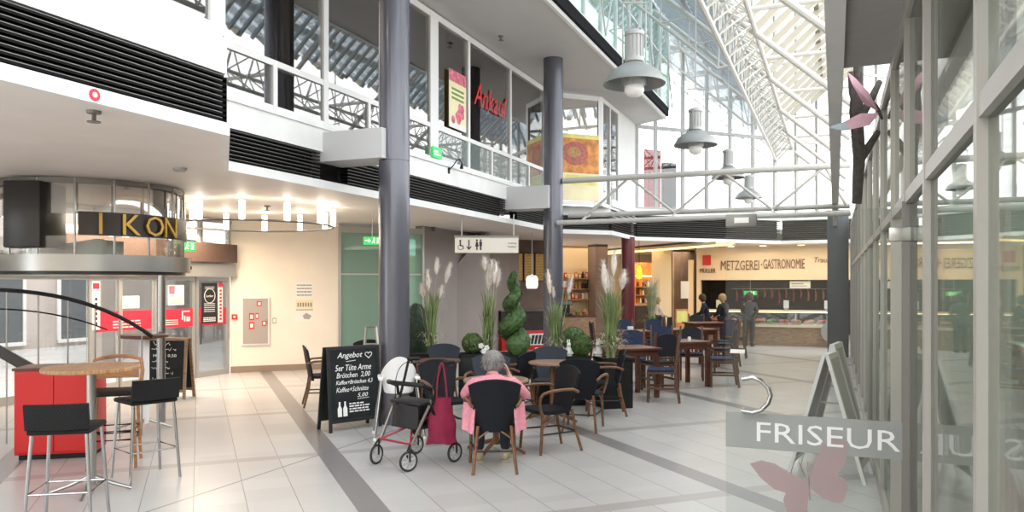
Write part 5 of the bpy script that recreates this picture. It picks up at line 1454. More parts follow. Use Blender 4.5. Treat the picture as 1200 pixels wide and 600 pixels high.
def standing(H, lean=.0, **kw):
    q = H / 1.68
    J = dict(pelvis=(0, 0, .93), waist=(0, .02 * lean, 1.08), chest=(0, .25 * lean, 1.28), neck=(0, .42 * lean, 1.43), head=(0, .55 * lean + .02, 1.56), hem=(0, 0, .8),
             sh_l=(-.17, .3 * lean, 1.36), el_l=(-.22, .05 + .45 * lean, 1.1), wr_l=(-.15, .25 + .5 * lean, 1.02), sh_r=(.17, .3 * lean, 1.36), el_r=(.22, .05 + .45 * lean, 1.1), wr_r=(.15, .25 + .5 * lean, 1.02), pn_l=(0, 0, -1), pn_r=(0, 0, -1),
             hip_l=(-.09, 0, .9), kn_l=(-.1, .02, .5), an_l=(-.1, -.02, .08), toe_l=(-.12, .11, .03), hip_r=(.09, 0, .9), kn_r=(.1, .02, .5), an_r=(.1, -.02, .08), toe_r=(.12, .11, .03))
    J.update(kw)
    return {a: (tuple(x * q for x in b) if a != 'look' else b) for a, b in J.items()}
g = G(880, 404) - CD * .58; person('person', 'person in dark grey clothes leaning over the butcher counter, seen through the glass door', (g.x, g.y, 0), -22, standing(1.44, .5, hem=(0, 0, .72)), hair='hair_dark', top='cloth_grey', legs='cloth_grey', shoes='cloth_black', k=1.08)
g = XA(849, 19.9); person('person', 'blond person in a long black coat standing just left of the glass door edge', (g.x, g.y, 0), 40, standing(1.44, .1, hem=(0, 0, .6), look=(.8, .6, 0)), hair='hair_blond', top='cloth_black', k=.9, shoes='cloth_black')
g = XA(828, 20.6); person('person', 'person in a black jacket turned left, standing behind the dining tables', (g.x, g.y, 0), 75, standing(1.42, .25), hair='hair_dark', top='cloth_black', k=.9, shoes='cloth_black')
g = XA(768, 22.6); person('person', 'person in a cream top behind the tables, near the cream pillar', (g.x, g.y, 0), -60, standing(1.3, .2), hair='hair_blond', top='cloth_cream', k=.88, shoes='cloth_black')

# ================================================================== PENDANT LAMPS OF THE MALL
def pendant(u, label, v=2.79, z=4.05):
    T = thing('pendant_lamp', label, 'lamp', W(u, v, z), 0, 'industrial pendant lamps over the mall')
    m = MB(); m.lathe([(0, .26), (.1, .25), (.3, .12), (.362, .01), (.365, -.01), (.35, -.005), (.29, .105), (.1, .23), (0, .235)], 40); m.build('shade', 'lamp_shade', T)
    m = MB()
    prof = [(0, .25), (.115, .25), (.115, .3), (.1, .3), (.1, .56), (.118, .56), (.118, .6), (.06, .63), (0, .63)]; m.lathe(prof, 28)
    for k in range(14):
        a = 2 * PI * k / 14; m.bar((.104 * math.cos(a), .104 * math.sin(a), .3), (.104 * math.cos(a), .104 * math.sin(a), .56), .01, .016, (math.cos(a), math.sin(a), 0))
    m.build('housing', 'lamp_housing', T)
    m = MB(); m.lathe([(0, .1), (.13, .1), (.13, .0), (.12, -.03), (0, -.03)], 24); m.build('collar', 'lamp_housing', T)
    m = MB(); m.sphere((0, 0, -.07), .118, sc=(1, 1, .8), seg=22, rings=12); m.build('globe', 'lamp_globe', T)
    for s in (-1, 1):
        m = MB(); m.tube([(s * .135, 0, -.02), (s * .135, 0, .95)], .009, 7); m.build('suspension_rod', 'lamp_housing', T)
    m = MB(); m.tube([(-.145, 0, .95), (.145, 0, .95)], .014, 8); m.tube([(0, 0, .95), (0, 0, left_roof(v) - z - .02)], .012, 7); m.build('hanger', 'lamp_housing', T)
    return T
for u, lb in ((.79, 'nearest and largest pendant lamp over the mall, in front of the upper ceiling corner'), (5.1, 'second pendant lamp from the front, its shade seen almost edge on'), (9.4, 'third pendant lamp from the front, just above the tube bridge'), (13.7, 'farthest and smallest pendant lamp, low over the tube bridge')): pendant(u, lb)

# ================================================================== POSTERS, LETTERS AND THINGS BEHIND THE UPPER GLASS
def facade_sheet(name, label, cat, u0, u1, z0, z1, m_, prints, y=.05):
    T = thing(name, label, cat, W(u0, VF, z0) + ND * y, ang_c)
    b = MB(); b.box(0, u1 - u0, -.003, .003, 0, z1 - z0); b.build('sheet', m_, T, 0)
    for pm, fn in prints:
        q = MB(); fn(q, u1 - u0, z1 - z0); q.build('print', pm, T, 0)
    return T
def flowers(q, w_, h_):
    rnd = random.Random(2)
    for k in range(9):
        x, z = w_ * rnd.uniform(.2, .8), h_ * rnd.uniform(.12, .4)
        q.sphere((x, -.004, z), .07, sc=(1, .03, 1), seg=9, rings=5)
facade_sheet('poster', 'tall pink and cream poster behind the upper window, right of the wide white pier', 'poster', 3.04, 3.67, 4.27, 5.22, 'paper_cream',
             [('paper_pinkred', lambda q, w_, h_: q.box(0, w_, -.005, -.003, h_ * .8, h_)), ('paper_pinkred', flowers), ('paper_white', lambda q, w_, h_: q.box(0, w_, -.004, -.003, 0, h_ * .1)), ('green_veg', lambda q, w_, h_: [q.box(w_ * .15, w_ * .85, -.005, -.003, h_ * c, h_ * (c + .04)) for c in (.5, .58, .66)])])
T = thing('window_lettering', 'red script lettering on the upper glass, right of the tall poster', 'lettering', W(3.98, VF, 4.9) + ND * .03, ang_c)
m = MB(); m.text('Ankauf', Matrix.Translation((.8, 0, .16)), width=1.5, height=.42, ext=.004, shear=.3); m.build('letters', 'red_vivid', T, 0)
T = thing('green_sign', 'small green sign at the foot of the wide white pier on the upper storey', 'sign', W(2.45, VF, 3.68) + ND * .06, ang_c)
m = MB(); m.box(0, .3, -.02, .0, 0, .17, b=.005); m.build('panel', 'exit_green', T, 0); m = MB(); m.box(.04, .16, -.023, -.02, .08, .11); m.box(.04, .24, -.023, -.02, .04, .06); m.build('print', 'exit_white', T, 0)
T = thing('poster', 'large yellow poster with a round food picture in the upper window behind the slim column', 'poster', U1 + BD * .1 + Vector((0, 0, 3.58)) + Vector((BD.y, -BD.x, 0)) * .05, angb)
m = MB(); m.box(0, Lb - .18, -.003, .003, 0, 1.5); m.build('sheet', 'paper_cream', T, 0)
m = MB(); m.box(0, Lb - .18, -.006, -.003, .62, 1.42); m.build('picture_ground', 'paper_orange', T, 0)
m = MB(); m.sphere(((Lb - .18) * .45, -.006, 1.06), .3, sc=(1.1, .02, .9), seg=24, rings=10); m.build('food_picture', 'meat', T)
m = MB(); m.sphere(((Lb - .18) * .42, -.012, 1.08), .15, sc=(1.2, .03, .8), seg=20, rings=8); m.build('food_picture', 'bread', T)
m = MB(); m.box(0, Lb - .18, -.007, -.003, 1.4, 1.5); m.build('yellow_band', 'paper_yellow', T, 0); m = MB(); m.box(.05, Lb - .25, -.006, -.003, .35, .58); m.build('yellow_band', 'paper_yellow', T, 0)
# red drapes and dark panel behind the corner window, greenery outside
T = thing('red_drape', 'red drape behind the bright window at the end of the upper storey', 'curtain', U3 + BD * 1.0 + AD * 1.2 + Vector((0, 0, 3.7)), angb)
m = MB(); m.sheet(lambda s, t: ((s * .55, .03 * math.sin(s * 30), 1.9 * t), (0, 1, 0)), 30, 2, .02); m.build('cloth', 'red_cloth', T, 60)
T = thing('dark_panel', 'dark standing panel beside the red drape behind the bright end glazing', 'panel', U3 + BD * 1.75 + AD * 1.4 + Vector((0, 0, 3.3)), angb)
m = MB(); m.box(0, .5, 0, .06, 0, 2.0, b=.01); m.build('board', 'louver_black', T); m = MB(); m.box(-.03, .53, -.05, .11, -.0, .06); m.build('foot', 'alu_dark', T, 0)
td = MB(); td.prism([tuple(U3 - BD * .2 + AD * .08 + Vector((0, 0, 3.2))), tuple(U3 + BD * 9.6 + AD * .08 + Vector((0, 0, 3.2))), tuple(U3 + BD * 9.6 + AD * 5 + Vector((0, 0, 3.2))), tuple(U3 - BD * .2 + AD * 5 + Vector((0, 0, 3.2)))], (0, 0, .12)); struct(td, 'floor_terrace', 'white_paint', smooth=0)
T = thing('red_sign', 'small red and white sign outside the bright end glazing, left of the grey soffit', 'sign', U3 + BD * 7.15 + AD * .6 + Vector((0, 0, 3.32)), angb)
m = MB(); m.tube([(.1, 0, 0), (.1, 0, .7)], .02, 8); m.tube([(.7, 0, 0), (.7, 0, .7)], .02, 8); m.build('post', 'alu', T)
m = MB(); m.box(0, .8, -.03, -.01, .55, 1.15); m.build('panel', 'paper_white', T, 0)
m = MB(); [m.prism([(.06 + .25 * k, -.032, .6), (.2 + .25 * k, -.032, .6), (.3 + .25 * k, -.032, 1.1), (.16 + .25 * k, -.032, 1.1)], (0, -.004, 0)) for k in range(2)]; m.build('stripes', 'red_vivid', T, 0)
# upper room: pillar, curtain, chairs, table with flowers, hanging lamp
T = thing('curtain', 'beige striped curtain behind the upper window right of the thick column', 'curtain', W(1.75, -1.25, 3.56), ang_c)
m = MB(); m.sheet(lambda s, t: ((s * .75, .04 * math.sin(s * 34), 2.4 * t), (0, 1, 0)), 40, 2, .02); m.build('cloth', 'curtain_cloth', T, 60)
def bent_chair(p, yaw, label):
    T = thing('bentwood_chair', label, 'chair', p, yaw, 'bentwood chairs in the upper room')
    m = MB(); m.lathe([(0, .43), (.2, .43), (.21, .45), (.2, .47), (0, .47)], 24); m.build('seat', 'wood_chair', T)
    m = MB(); m.tube([(-.19, -.15, .45)] + bez((-.2, -.2, .8), (0, -.3, 1.2), (.2, -.2, .8), 10) + [(.19, -.15, .45)], .016, 8); m.build('back_bow', 'wood_chair', T)
    for a in (45, 135, 225, 315): m = MB(); m.tube([(.16 * math.cos(R(a)), .16 * math.sin(R(a)), .43), (.2 * math.cos(R(a)), .2 * math.sin(R(a)), 0)], .016, 8); m.build('leg', 'wood_chair', T)
    return T
bc = bent_chair(W(-1.0, -1.45, 3.55), R(100), 'bentwood chair behind the upper glass, just left of the brown pillar')
dup(bc, W(.7, -1.7, 3.55), R(-40), 'bentwood chair behind the upper glass at the flower table')
T = thing('flower_vase', 'vase of pink and white flowers behind the lower panes of the upper window', 'vase', W(.15, -1.35, 3.56)); m = MB(); m.lathe([(0, 0), (.1, 0), (.13, .12), (.08, .26), (.06, .26), (0, .05)], 18); m.build('vase', 'ceramic_white', T)
rnd = random.Random(12)
m = MB(); [m.tube([(0, 0, .1), (x, y, z)], .006, 5) for x, y, z in [(rnd.uniform(-.3, .3), rnd.uniform(-.15, .15), rnd.uniform(.3, .5)) for k in range(12)]]; m.build('stems', 'leaf_grass', T)
m = MB(); [m.sphere((rnd.uniform(-.3, .3), rnd.uniform(-.15, .15), rnd.uniform(.3, .52)), .05, seg=8, rings=6) for k in range(18)]; m.build('blossoms', 'butterfly_pink', T)
T = thing('hanging_lamp', 'yellow lit dish lamp hanging in the upper room, left of the thick column', 'lamp', W(1.2, -2.6, 5.05)); m = MB(); m.lathe([(0, .06), (.28, 0), (.3, -.02), (.27, -.02), (0, .03)], 28); m.build('shade', 'yellow_glow', T); m = MB(); m.tube([(0, 0, .05), (0, 0, .95)], .008, 6); m.build('cord', 'black_plastic', T)

# ================================================================== GLASS DOOR OF THE HAIRDRESSER
glass('film_grey', (.75, .77, .75), .03, .3, .75, (.42, .435, .42))
glass('film_pink', (.85, .75, .75), .02, .3, .75, (.5, .385, .385))
DP = W(-3.78, 4.42); dang = math.atan2(ND.y, ND.x)
root = bpy.data.objects.new('door_3', None); root.location = DP; root.rotation_euler = (0, 0, dang); COL.objects.link(root); root['kind'] = 'structure'
def dpt(px, py, y=-.009):
    r = (px - CX) / F; s = (r * DP.y - DP.x) / (ND.x - r * ND.y); Y = DP.y + ND.y * s
    return Vector((s, y, CAMZ - (py - HY) * Y / F))
m = MB(); m.box(0, .885, -.006, .006, .02, 2.07); m.build('pane', 'glass_door', root, 0)
b0, b1 = dpt(855, 482), dpt(855, 523)
m = MB(); m.box(.0, .885, -.009, -.0065, b1.z, b0.z); m.build('film_band', 'film_grey', root, 0)
l0, l1 = dpt(887, 507), dpt(1055, 518)
m = MB(); m.text('FRISEUR', Matrix.Translation(((l0.x + l1.x) / 2, -.01, .893)), width=l1.x - l0.x, height=.105, ext=.002); m.build('lettering', 'letter_white', root, 0)
wing = [[(879, 543), (892, 539), (908, 543), (930, 556), (946, 563), (948, 572), (946, 600), (941, 612), (930, 612), (922, 598), (918, 585), (921, 577), (908, 573), (892, 560)],
        [(948, 562), (955, 538), (966, 520), (978, 512), (990, 514), (994, 528), (989, 545), (979, 556), (990, 560), (994, 572), (988, 588), (975, 588), (960, 580), (950, 572)]]
m = MB(); [m.prism([dpt(*q) for q in w_], (0, -.002, 0)) for w_ in wing]; m.build('butterfly_film', 'film_pink', root, 0)
m = MB(); m.tube([dpt(946, 562, -.012), dpt(940, 550, -.012), dpt(936, 541, -.012)], .0025, 5); m.tube([dpt(948, 561, -.012), dpt(946, 548, -.012), dpt(947, 540, -.012)], .0025, 5); m.tube([dpt(947, 560, -.012), dpt(949, 585, -.012)], .006, 6); m.build('butterfly_feelers', 'film_pink', root)
hp = [dpt(*q, y=-.055) for q in ((872, 443), (883, 441), (893, 445), (901, 453), (904, 462), (901, 471), (893, 479), (883, 482), (872, 480))]
m = MB(); m.tube([hp[0] + Vector((0, .05, 0))] + hp + [hp[-1] + Vector((0, .05, 0))], .012, 12); m.build('handle', 'chrome', root)
a, b = dpt(851, 252), dpt(887, 265)
m = MB(); m.box(a.x, b.x, -.02, .02, b.z, a.z, b=.004); pf = m.build('patch_fitting', 'alu_dark', root)
m = MB(); m.box(a.x + .045, b.x - .04, -.023, -.02, b.z + .018, a.z - .018); m.build('lock', 'paper_white', pf, 0)
a, b = dpt(856, 409), dpt(873, 414)
m = MB(); m.box(a.x, b.x, -.01, -.0065, b.z, a.z); m.build('sticker', 'paper_white', root, 0)
for z in (.1, 1.9):
    m = MB(); m.box(.8, .9, -.02, .02, z, z + .07, b=.004); m.build('hinge', 'steel_brushed', root)
pd = MB(FR); pd.box(-3.79, -3.765, VR - .04, VR + .03, 0, 2.1); struct(pd, 'trim_19', 'alu_dark', smooth=0)
root = bpy.data.objects.new('door_4', None); root.location = W(-1.0, VR + .05); root.rotation_euler = (0, 0, dang); COL.objects.link(root); root['kind'] = 'structure'
m = MB(); m.box(0, .85, -.006, .006, .02, 2.07); m.build('pane', 'glass_door', root, 0)
m = MB(); m.tube([(.03, -.05, .8), (.2, -.05, .8), (.2, -.05, 1.06), (.03, -.05, 1.06)], .012, 10, closed=True); m.tube([(.2, -.05, .83), (.2, 0, .83)], .01, 8); m.tube([(.2, -.05, 1.03), (.2, 0, 1.03)], .01, 8); m.build('handle', 'chrome', root)
# silver A-frame stands outside the hairdresser
def a_stand(p, rotz, h, w_, spread, label, face):
    T = thing('pavement_sign', label, 'sign', p, rotz, 'silver A-frame stands')
    for s in (-1, 1):
        M_ = Matrix.Rotation(s * math.atan2(spread / 2, h), 4, 'X')
        M_ = Matrix.Translation((0, s * spread / 2, 0)) @ M_
        m = MB(M_); f = .05
        m.box(-w_ / 2, -w_ / 2 + f, -.015, .015, 0, h); m.box(w_ / 2 - f, w_ / 2, -.015, .015, 0, h); m.box(-w_ / 2 + f, w_ / 2 - f, -.012, .012, h - f, h); m.box(-w_ / 2 + f, w_ / 2 - f, -.012, .012, .12, .12 + f)
        m.build('frame', 'stand_silver', T, 0)
        m = MB(M_); m.box(-w_ / 2 + f, w_ / 2 - f, -.006, .006, .12 + f, h - f); m.build('panel', face, T, 0)
    m = MB(); m.tube([(-w_ / 2 + .01, -spread * .22, .52), (-w_ / 2 + .01, spread * .22, .52)], .008, 6); m.build('stay', 'alu_dark', T)
    return T
a_stand(W(-.72, 4.93), ang_c - R(9), 1.12, .5, .62, 'silver A-frame stand on the floor behind the glass door, nearer of the two', 'stand_grey')
a_stand(W(.32, 4.98), ang_c - R(9), 1.12, .5, .5, 'silver A-frame stand farther back along the right-hand shop front', 'stand_grey')
# butterfly and dead branch at the soffit edge
bp = W(-1.7, 5.12)
T = thing('branch_decoration', 'dark dead branch fixed upright to the shop front at the upper right, carrying the butterfly', 'branch', (bp.x, bp.y, 2.3))
m = MB(); m.tube([(0, 0, 0), (.02, 0, .35), (0, .01, .7), (.015, 0, 1.06)], [.035, .045, .05, .035], 9); m.build('trunk', 'branch', T)
for q in (((.01, 0, .3), (.12, .05, .45), (.2, .08, .56)), ((.01, 0, .62), (.13, .05, .8), (.22, .09, .95)), ((0, 0, .75), (-.03, .0, .85), (-.05, -.01, 1.0))):
    m = MB(); m.tube(q, [.032, .03, .022], 8); m.build('twig', 'branch', T)
T = thing('butterfly_decoration', 'pink paper butterfly with blue wing tips hanging at the soffit edge, upper right', 'butterfly', (bp.x - .03, bp.y - .12, 2.95))
def P3(px, py, Y): return Vector(((px - CX) * Y / F - T.location.x, Y - T.location.y, CAMZ - (py - HY) * Y / F - T.location.z))
Yb = bp.y - .12
m = MB(); m.prism([P3(1030, 131, Yb), P3(1018, 108, Yb - .1), P3(1003, 92, Yb - .2), P3(993, 84, Yb - .25), P3(999, 99, Yb - .22), P3(1012, 121, Yb - .1)], (.0, .006, .0)); m.build('wing', 'butterfly_pink', T, 0)
m = MB(); m.prism([P3(1030, 133, Yb), P3(1008, 134, Yb - .1), P3(990, 143, Yb - .2), P3(981, 149, Yb - .25), P3(996, 152, Yb - .22), P3(1019, 147, Yb - .1)], (.0, .0, .006)); wg = m.build('wing', 'butterfly_pink', T, 0)
m = MB(); m.prism([P3(990, 143.5, Yb - .2), P3(972, 150, Yb - .29), P3(984, 153, Yb - .27), P3(996, 152.5, Yb - .22)], (.0, .0, .008)); m.build('wing_tip', 'butterfly_blue', wg, 0)
m = MB(); m.tube([P3(1034, 140, Yb), P3(1030, 131, Yb), P3(1026, 122, Yb)], [.01, .016, .01], 8); m.build('body', 'branch', T)
m = MB(); m.tube([P3(1026, 122, Yb), P3(1020, 116, Yb - .02)], .003, 5); m.tube([P3(1026, 122, Yb), P3(1023, 114, Yb - .02)], .003, 5); m.build('feelers', 'branch', T)
# hairdresser's room
T = thing('salon_desk', 'white reception desk behind the right-hand shop glass', 'desk', W(2.2, 7.2), ang_c); m = MB(); m.box(-.7, .7, -.25, .25, 0, .95, b=.02); m.build('body', 'white_paint', T); m = MB(); m.box(-.75, .75, -.3, .3, .95, .99); m.build('top', 'teal_panel', T, 0)
def salon_chair(p, yaw, label):
    T = thing('salon_chair', label, 'chair', p, yaw, 'salon chairs'); m = MB(); m.lathe([(0, 0), (.27, 0), (.27, .03), (.04, .05), (.035, .4), (0, .4)], 24); m.build('base', 'chrome', T)
    m = MB(); m.box(-.26, .26, -.25, .25, .4, .5, b=.03); m.build('seat', 'black_satin', T); m = MB(); m.box(-.25, .25, -.3, -.22, .5, .95, b=.03); m.build('backrest', 'black_satin', T)
    for s in (-1, 1): m = MB(); m.box(s * .29 - .03, s * .29 + .03, -.2, .2, .6, .65, b=.012); m.box(s * .29 - .015, s * .29 + .015, -.02, .02, .45, .6); m.build('armrest', 'black_satin', T)
    return T
sc_ = salon_chair(W(-1.0, 7.9), R(-60), 'black salon chair behind the shop glass, nearer the glass door')
dup(sc_, W(.8, 8.2), R(-60), 'black salon chair behind the shop glass, nearer the reception desk')
for u, lb in ((-1.2, 'tall mirror on the salon wall opposite the nearer salon chair'), (.8, 'tall mirror on the salon wall next to the reception desk')):
    T = thing('wall_mirror', lb, 'mirror', W(u, 9.48, .8), ang_c); m = MB(); m.box(-.4, .4, 0, .03, 0, 1.4, b=.006); m.build('frame', 'white_steel', T); m = MB(); m.box(-.37, .37, .03, .034, .03, 1.37); m.build('mirror_glass', 'chrome', T, 0)

# ================================================================== SHOPS AT THE BACK
# bakery wall with menu boards
HBp = HP + CD * 4.2 - BD * 1.0
for k in range(5):
    T = thing('menu_board', ('leftmost', 'second from the left', 'middle', 'second from the right', 'rightmost')[k] + ' of the five gold lit menu boards above the bakery counter', 'menu board', HBp + BD * (.08 + .335 * k) - AD * .06 + Vector((0, 0, 1.78)), angb, 'bakery menu boards')
    m = MB(); m.box(0, .315, 0, .05, 0, .78, b=.006); m.build('frame', 'gallery_dark', T); m = MB(); m.box(.02, .295, -.006, 0, .02, .76); m.build('panel', 'menu_gold', T, 0)
    m = MB(); [m.box(.03 + a * .24, .03 + b_ * .24, -.009, -.006, c * .76, d_ * .76) for a, b_, c, d_ in scr(9, .06, .94, .06 + .001 * k, .95, .4)]; m.build('menu_print', 'gold', T, 0)
T = thing('bakery_counter', 'bakery counter with dark display top and red front, behind the spiral tree', 'counter', XA(588, 19.6), angb)
m = MB(); m.box(0, 1.35, 0, .7, 0, .5, b=.01); m.build('base', 'red_vivid', T); m = MB(); m.box(0, 1.35, .05, .7, .5, 1.0); m.build('display_case', 'shop_dark', T, 0); m = MB(); m.box(-.02, 1.37, 0, .72, 1.0, 1.03); m.build('top', 'steel_brushed', T, 0)
m = MB(); m.box(.75, 1.25, -.008, 0, .12, .42); p_ = m.build('front_picture', 'paper_white', T, 0); m = MB(); [m.prism([(.8 + .1 * k, -.01, .15), (.86 + .1 * k, -.01, .15), (.92 + .1 * k, -.01, .38), (.84 + .1 * k, -.01, .38)], (0, -.003, 0)) for k in range(4)]; m.build('print', 'ink', p_, 0)
l = XA(623.5, 18); T = thing('lantern_sign', 'white glowing shield sign hanging between the spiral tree and the slim column', 'sign', (l.x, l.y, 1.6), 0)
m = MB(); m.prism([(-.11, 0, 0), (.11, 0, 0), (.135, 0, .06), (.135, 0, .24), (.09, 0, .3), (.03, 0, .3), (0, 0, .33), (-.03, 0, .3), (-.09, 0, .3), (-.135, 0, .24), (-.135, 0, .06)], (0, .06, 0)); m.build('body', 'lantern_white', T, 0)
m = MB(); m.sphere((0, -.003, .285), .025, sc=(1.4, .2, .7), seg=10, rings=6); m.build('emblem', 'red_vivid', T); m = MB(); m.tube([(0, .03, .32), (0, .03, ZC - 1.6)], .01, 6); m.build('hanger', 'alu', T)
# cream shelf bay with goods
bw = MB(frame(XA(641, 24.0), angb)); bw.box(0, 1.75, 0, .15, 0, ZC); struct(bw, 'wall_bakery', 'shop_cream', smooth=0)
pr = MB(frame(XA(698, 23.4), angb)); pr.box(0, .42, 0, .5, 0, ZC); struct(pr, 'wall_bakery_pier', 'brown_wall', smooth=0)
T = thing('shop_shelf', 'pale shelf unit with red and brown goods behind the tallest pampas plant', 'shelf', XA(657, 23.4), angb)
m = MB(); m.box(0, .03, 0, .35, 0, 2.2); m.box(1.05, 1.08, 0, .35, 0, 2.2); m.box(.03, 1.05, .33, .35, 0, 2.2); m.build('case', 'shop_cream', T, 0)
zs = (.9, 1.22, 1.54, 1.86)
for z in zs: m = MB(); m.box(.03, 1.05, .0, .33, z, z + .025); m.build('shelf_board', 'wood_light', T, 0)
sh = T.location; Ms = frame(sh, angb); rnd = random.Random(6)
def goods(kind, Ms, x, y, z, h, r, mt, label, group, sq=False):
    p = Ms @ Vector((x, y, z)); T = thing(kind, label, kind.split('_')[-1], p, angb, group); m = MB()
    if sq: m.box(-r, r, -r * .7, r * .7, 0, h, b=.006)
    else: m.lathe([(0, 0), (r, 0), (r, h * .7), (r * .5, h * .82), (r * .5, h), (0, h)], 12)
    m.build('body', mt, T)
    m = MB()
    if sq: m.box(-r * .7, r * .7, -r * .72, -r * .7, h * .25, h * .75)
    else: m.lathe([(r * .55, h * .92), (r * .6, h * .92), (r * .6, h * 1.05), (0, h * 1.05)], 10)
    m.build('label' if sq else 'cap', 'paper_cream' if sq else 'gold', T, 0)
for zi, z in enumerate(zs[1:]):
    for k in range(8):
        sq = rnd.random() < .5
        goods('goods_packet' if sq else 'goods_jar', Ms, .11 + .12 * k, .14, z + .026, rnd.uniform(.14, .22), .045, rnd.choice(['paper_pinkred', 'bread', 'red_vivid', 'paper_orange', 'shop_dark', 'paper_cream']), 'packet on the pale shop shelf behind the pampas' if sq else 'jar with a gold lid on the pale shop shelf behind the pampas', 'packets on the pale shop shelf' if sq else 'jars on the pale shop shelf', sq)
T = thing('side_counter', 'brown counter with coffee machine below the pale shop shelf', 'counter', XA(656, 21.9), angb); m = MB(); m.box(0, 1.15, 0, .5, 0, .76, b=.01); m.build('body', 'counter_wood', T); m = MB(); m.box(-.03, 1.18, -.03, .52, .76, .8); m.build('top', 'wood_red', T, 0)
Ms = frame(XA(656, 21.9), angb)
T = thing('coffee_machine', 'dark coffee machine on the brown counter', 'coffee machine', Ms @ Vector((.3, .25, .8)), angb); m = MB(); m.box(-.16, .16, -.15, .15, 0, .06, b=.008); m.box(-.16, .16, .02, .15, .06, .4, b=.008); m.box(-.16, .16, -.14, .15, .3, .44, b=.012); m.build('body', 'black_satin', T); m = MB(); m.box(-.13, .13, -.155, -.14, .32, .42); m.build('front', 'steel_brushed', T, 0); m = MB(); m.tube([(0, -.08, .3), (0, -.08, .22)], .02, 8); m.build('spout', 'chrome', T)
for k, (x, mt) in enumerate(((.7, 'green_veg'), (.92, 'bread'))):
    T = thing('bread_basket', ('basket with green produce' if k == 0 else 'basket of bread rolls') + ' on the brown counter', 'basket', Ms @ Vector((x, .22, .8)), angb); m = MB(); m.lathe([(0, 0), (.08, 0), (.1, .09), (.09, .09), (.07, .015), (0, .015)], 16); m.build('basket', 'wood_light', T); m = MB(); [m.sphere((.045 * math.cos(a), .045 * math.sin(a), .1), .04, seg=8, rings=6) for a in (0, 1.3, 2.6, 3.9, 5.2)]; m.sphere((0, 0, .14), .045, seg=8, rings=6); m.build('contents', mt, T)
# orange-lit shop between red column and cream pillar
T = thing('shop_shelf', 'orange shop shelf full of bottles between the red column and the cream pillar', 'shelf', XA(744, 27.6), angb)
m = MB(); m.box(0, 1.3, .3, .34, 0, 2.5); m.box(0, .03, 0, .3, 0, 2.2); m.box(1.27, 1.3, 0, .3, 0, 2.2); m.build('case', 'paper_orange', T, 0)
zs = (1.0, 1.3, 1.6)
for z in zs: m = MB(); m.box(.03, 1.27, 0, .3, z, z + .025); m.build('shelf_board', 'wood_light', T, 0)
m = MB(); m.box(0, 1.3, .02, .08, 1.98, 2.03); m.build('light_strip', 'strip_light', T, 0)
Ms = frame(T.location, angb)
for z in zs:
    for k in range(11): goods('goods_bottle', Ms, .1 + .11 * k, .14, z + .026, rnd.uniform(.16, .24), .035, rnd.choice(['paper_pinkred', 'red_vivid', 'ceramic_white', 'shop_dark', 'paper_orange', 'paper_white']), 'small bottle on the orange shop shelf left of the cream pillar', 'bottles on the orange shop shelf')
T = thing('shop_counter', 'dark shop counter in front of the orange shelf, left of the cream pillar', 'counter', XA(742, 25.6), angb); m = MB(); m.box(0, .95, 0, .5, 0, .98, b=.01); m.build('body', 'shop_dark', T); m = MB(); m.box(-.02, .97, -.03, .52, .98, 1.02); m.build('top', 'counter_wood', T, 0)
l = XA(749, 21.5); T = thing('glow_lamp', 'small yellow glowing lamp hanging right of the dark red column', 'lamp', (l.x, l.y, 1.84)); m = MB(); m.lathe([(0, 0), (.06, .02), (.08, .1), (.07, .25), (.04, .36), (0, .38)], 18); m.build('shade', 'yellow_glow', T); m = MB(); m.tube([(0, 0, .37), (0, 0, ZC - 1.84)], .008, 6); m.build('cord', 'black_plastic', T)
cpw = MB(frame(XA(773, 24.2), angb)); cpw.box(0, .44, 0, .45, 0, ZC); struct(cpw, 'wall_pillar', 'shop_cream', smooth=0)
l = XA(792, 21.6); T = thing('advert_stand', 'orange and yellow advert stand beside the foot of the cream pillar', 'stand', (l.x, l.y, 0), R(6)); m = MB(); m.box(0, .36, 0, .04, .3, 1.0, b=.006); m.build('panel', 'paper_orange', T); m = MB(); m.box(.03, .33, -.005, 0, .62, .95); m.build('picture', 'paper_yellow', T, 0); m = MB(); m.box(.16, .2, 0, .04, .03, .3); m.box(0, .36, -.12, .16, 0, .03); m.build('foot', 'alu_dark', T, 0)
l = XA(798, 24.6); T = thing('white_board', 'white board hanging in the dark doorway left of the butcher sign', 'board', (l.x, l.y, 1.25)); m = MB(); m.box(0, .26, 0, .03, 0, .55, b=.004); m.build('panel', 'paper_white', T); m = MB(); m.tube([(.03, .015, .55), (.03, .015, 1.66)], .006, 5); m.tube([(.23, .015, .55), (.23, .015, 1.66)], .006, 5); m.build('hanger', 'alu_dark', T)
rd = MB(frame(XA(790, 27.0), angb)); rd.box(0, 1.4, 0, .1, 0, ZC); struct(rd, 'wall_doorway', 'brown_wall', smooth=0)
# cove light along the corridor
cs = Vector((6.1, 20.85, 2.74)); T = thing('cove_light', 'long warm light cove on the ceiling running back from the butcher shop', 'light', cs, math.atan2(AD.y, AD.x))
m = MB(); m.box(.2, 10, -.1, .55, .05, .12); m.build('housing', 'shop_cream', T, 0); m = MB(); m.box(.25, 9.9, -.05, .4, .03, .05); m.build('diffuser', 'strip_light', T, 0)
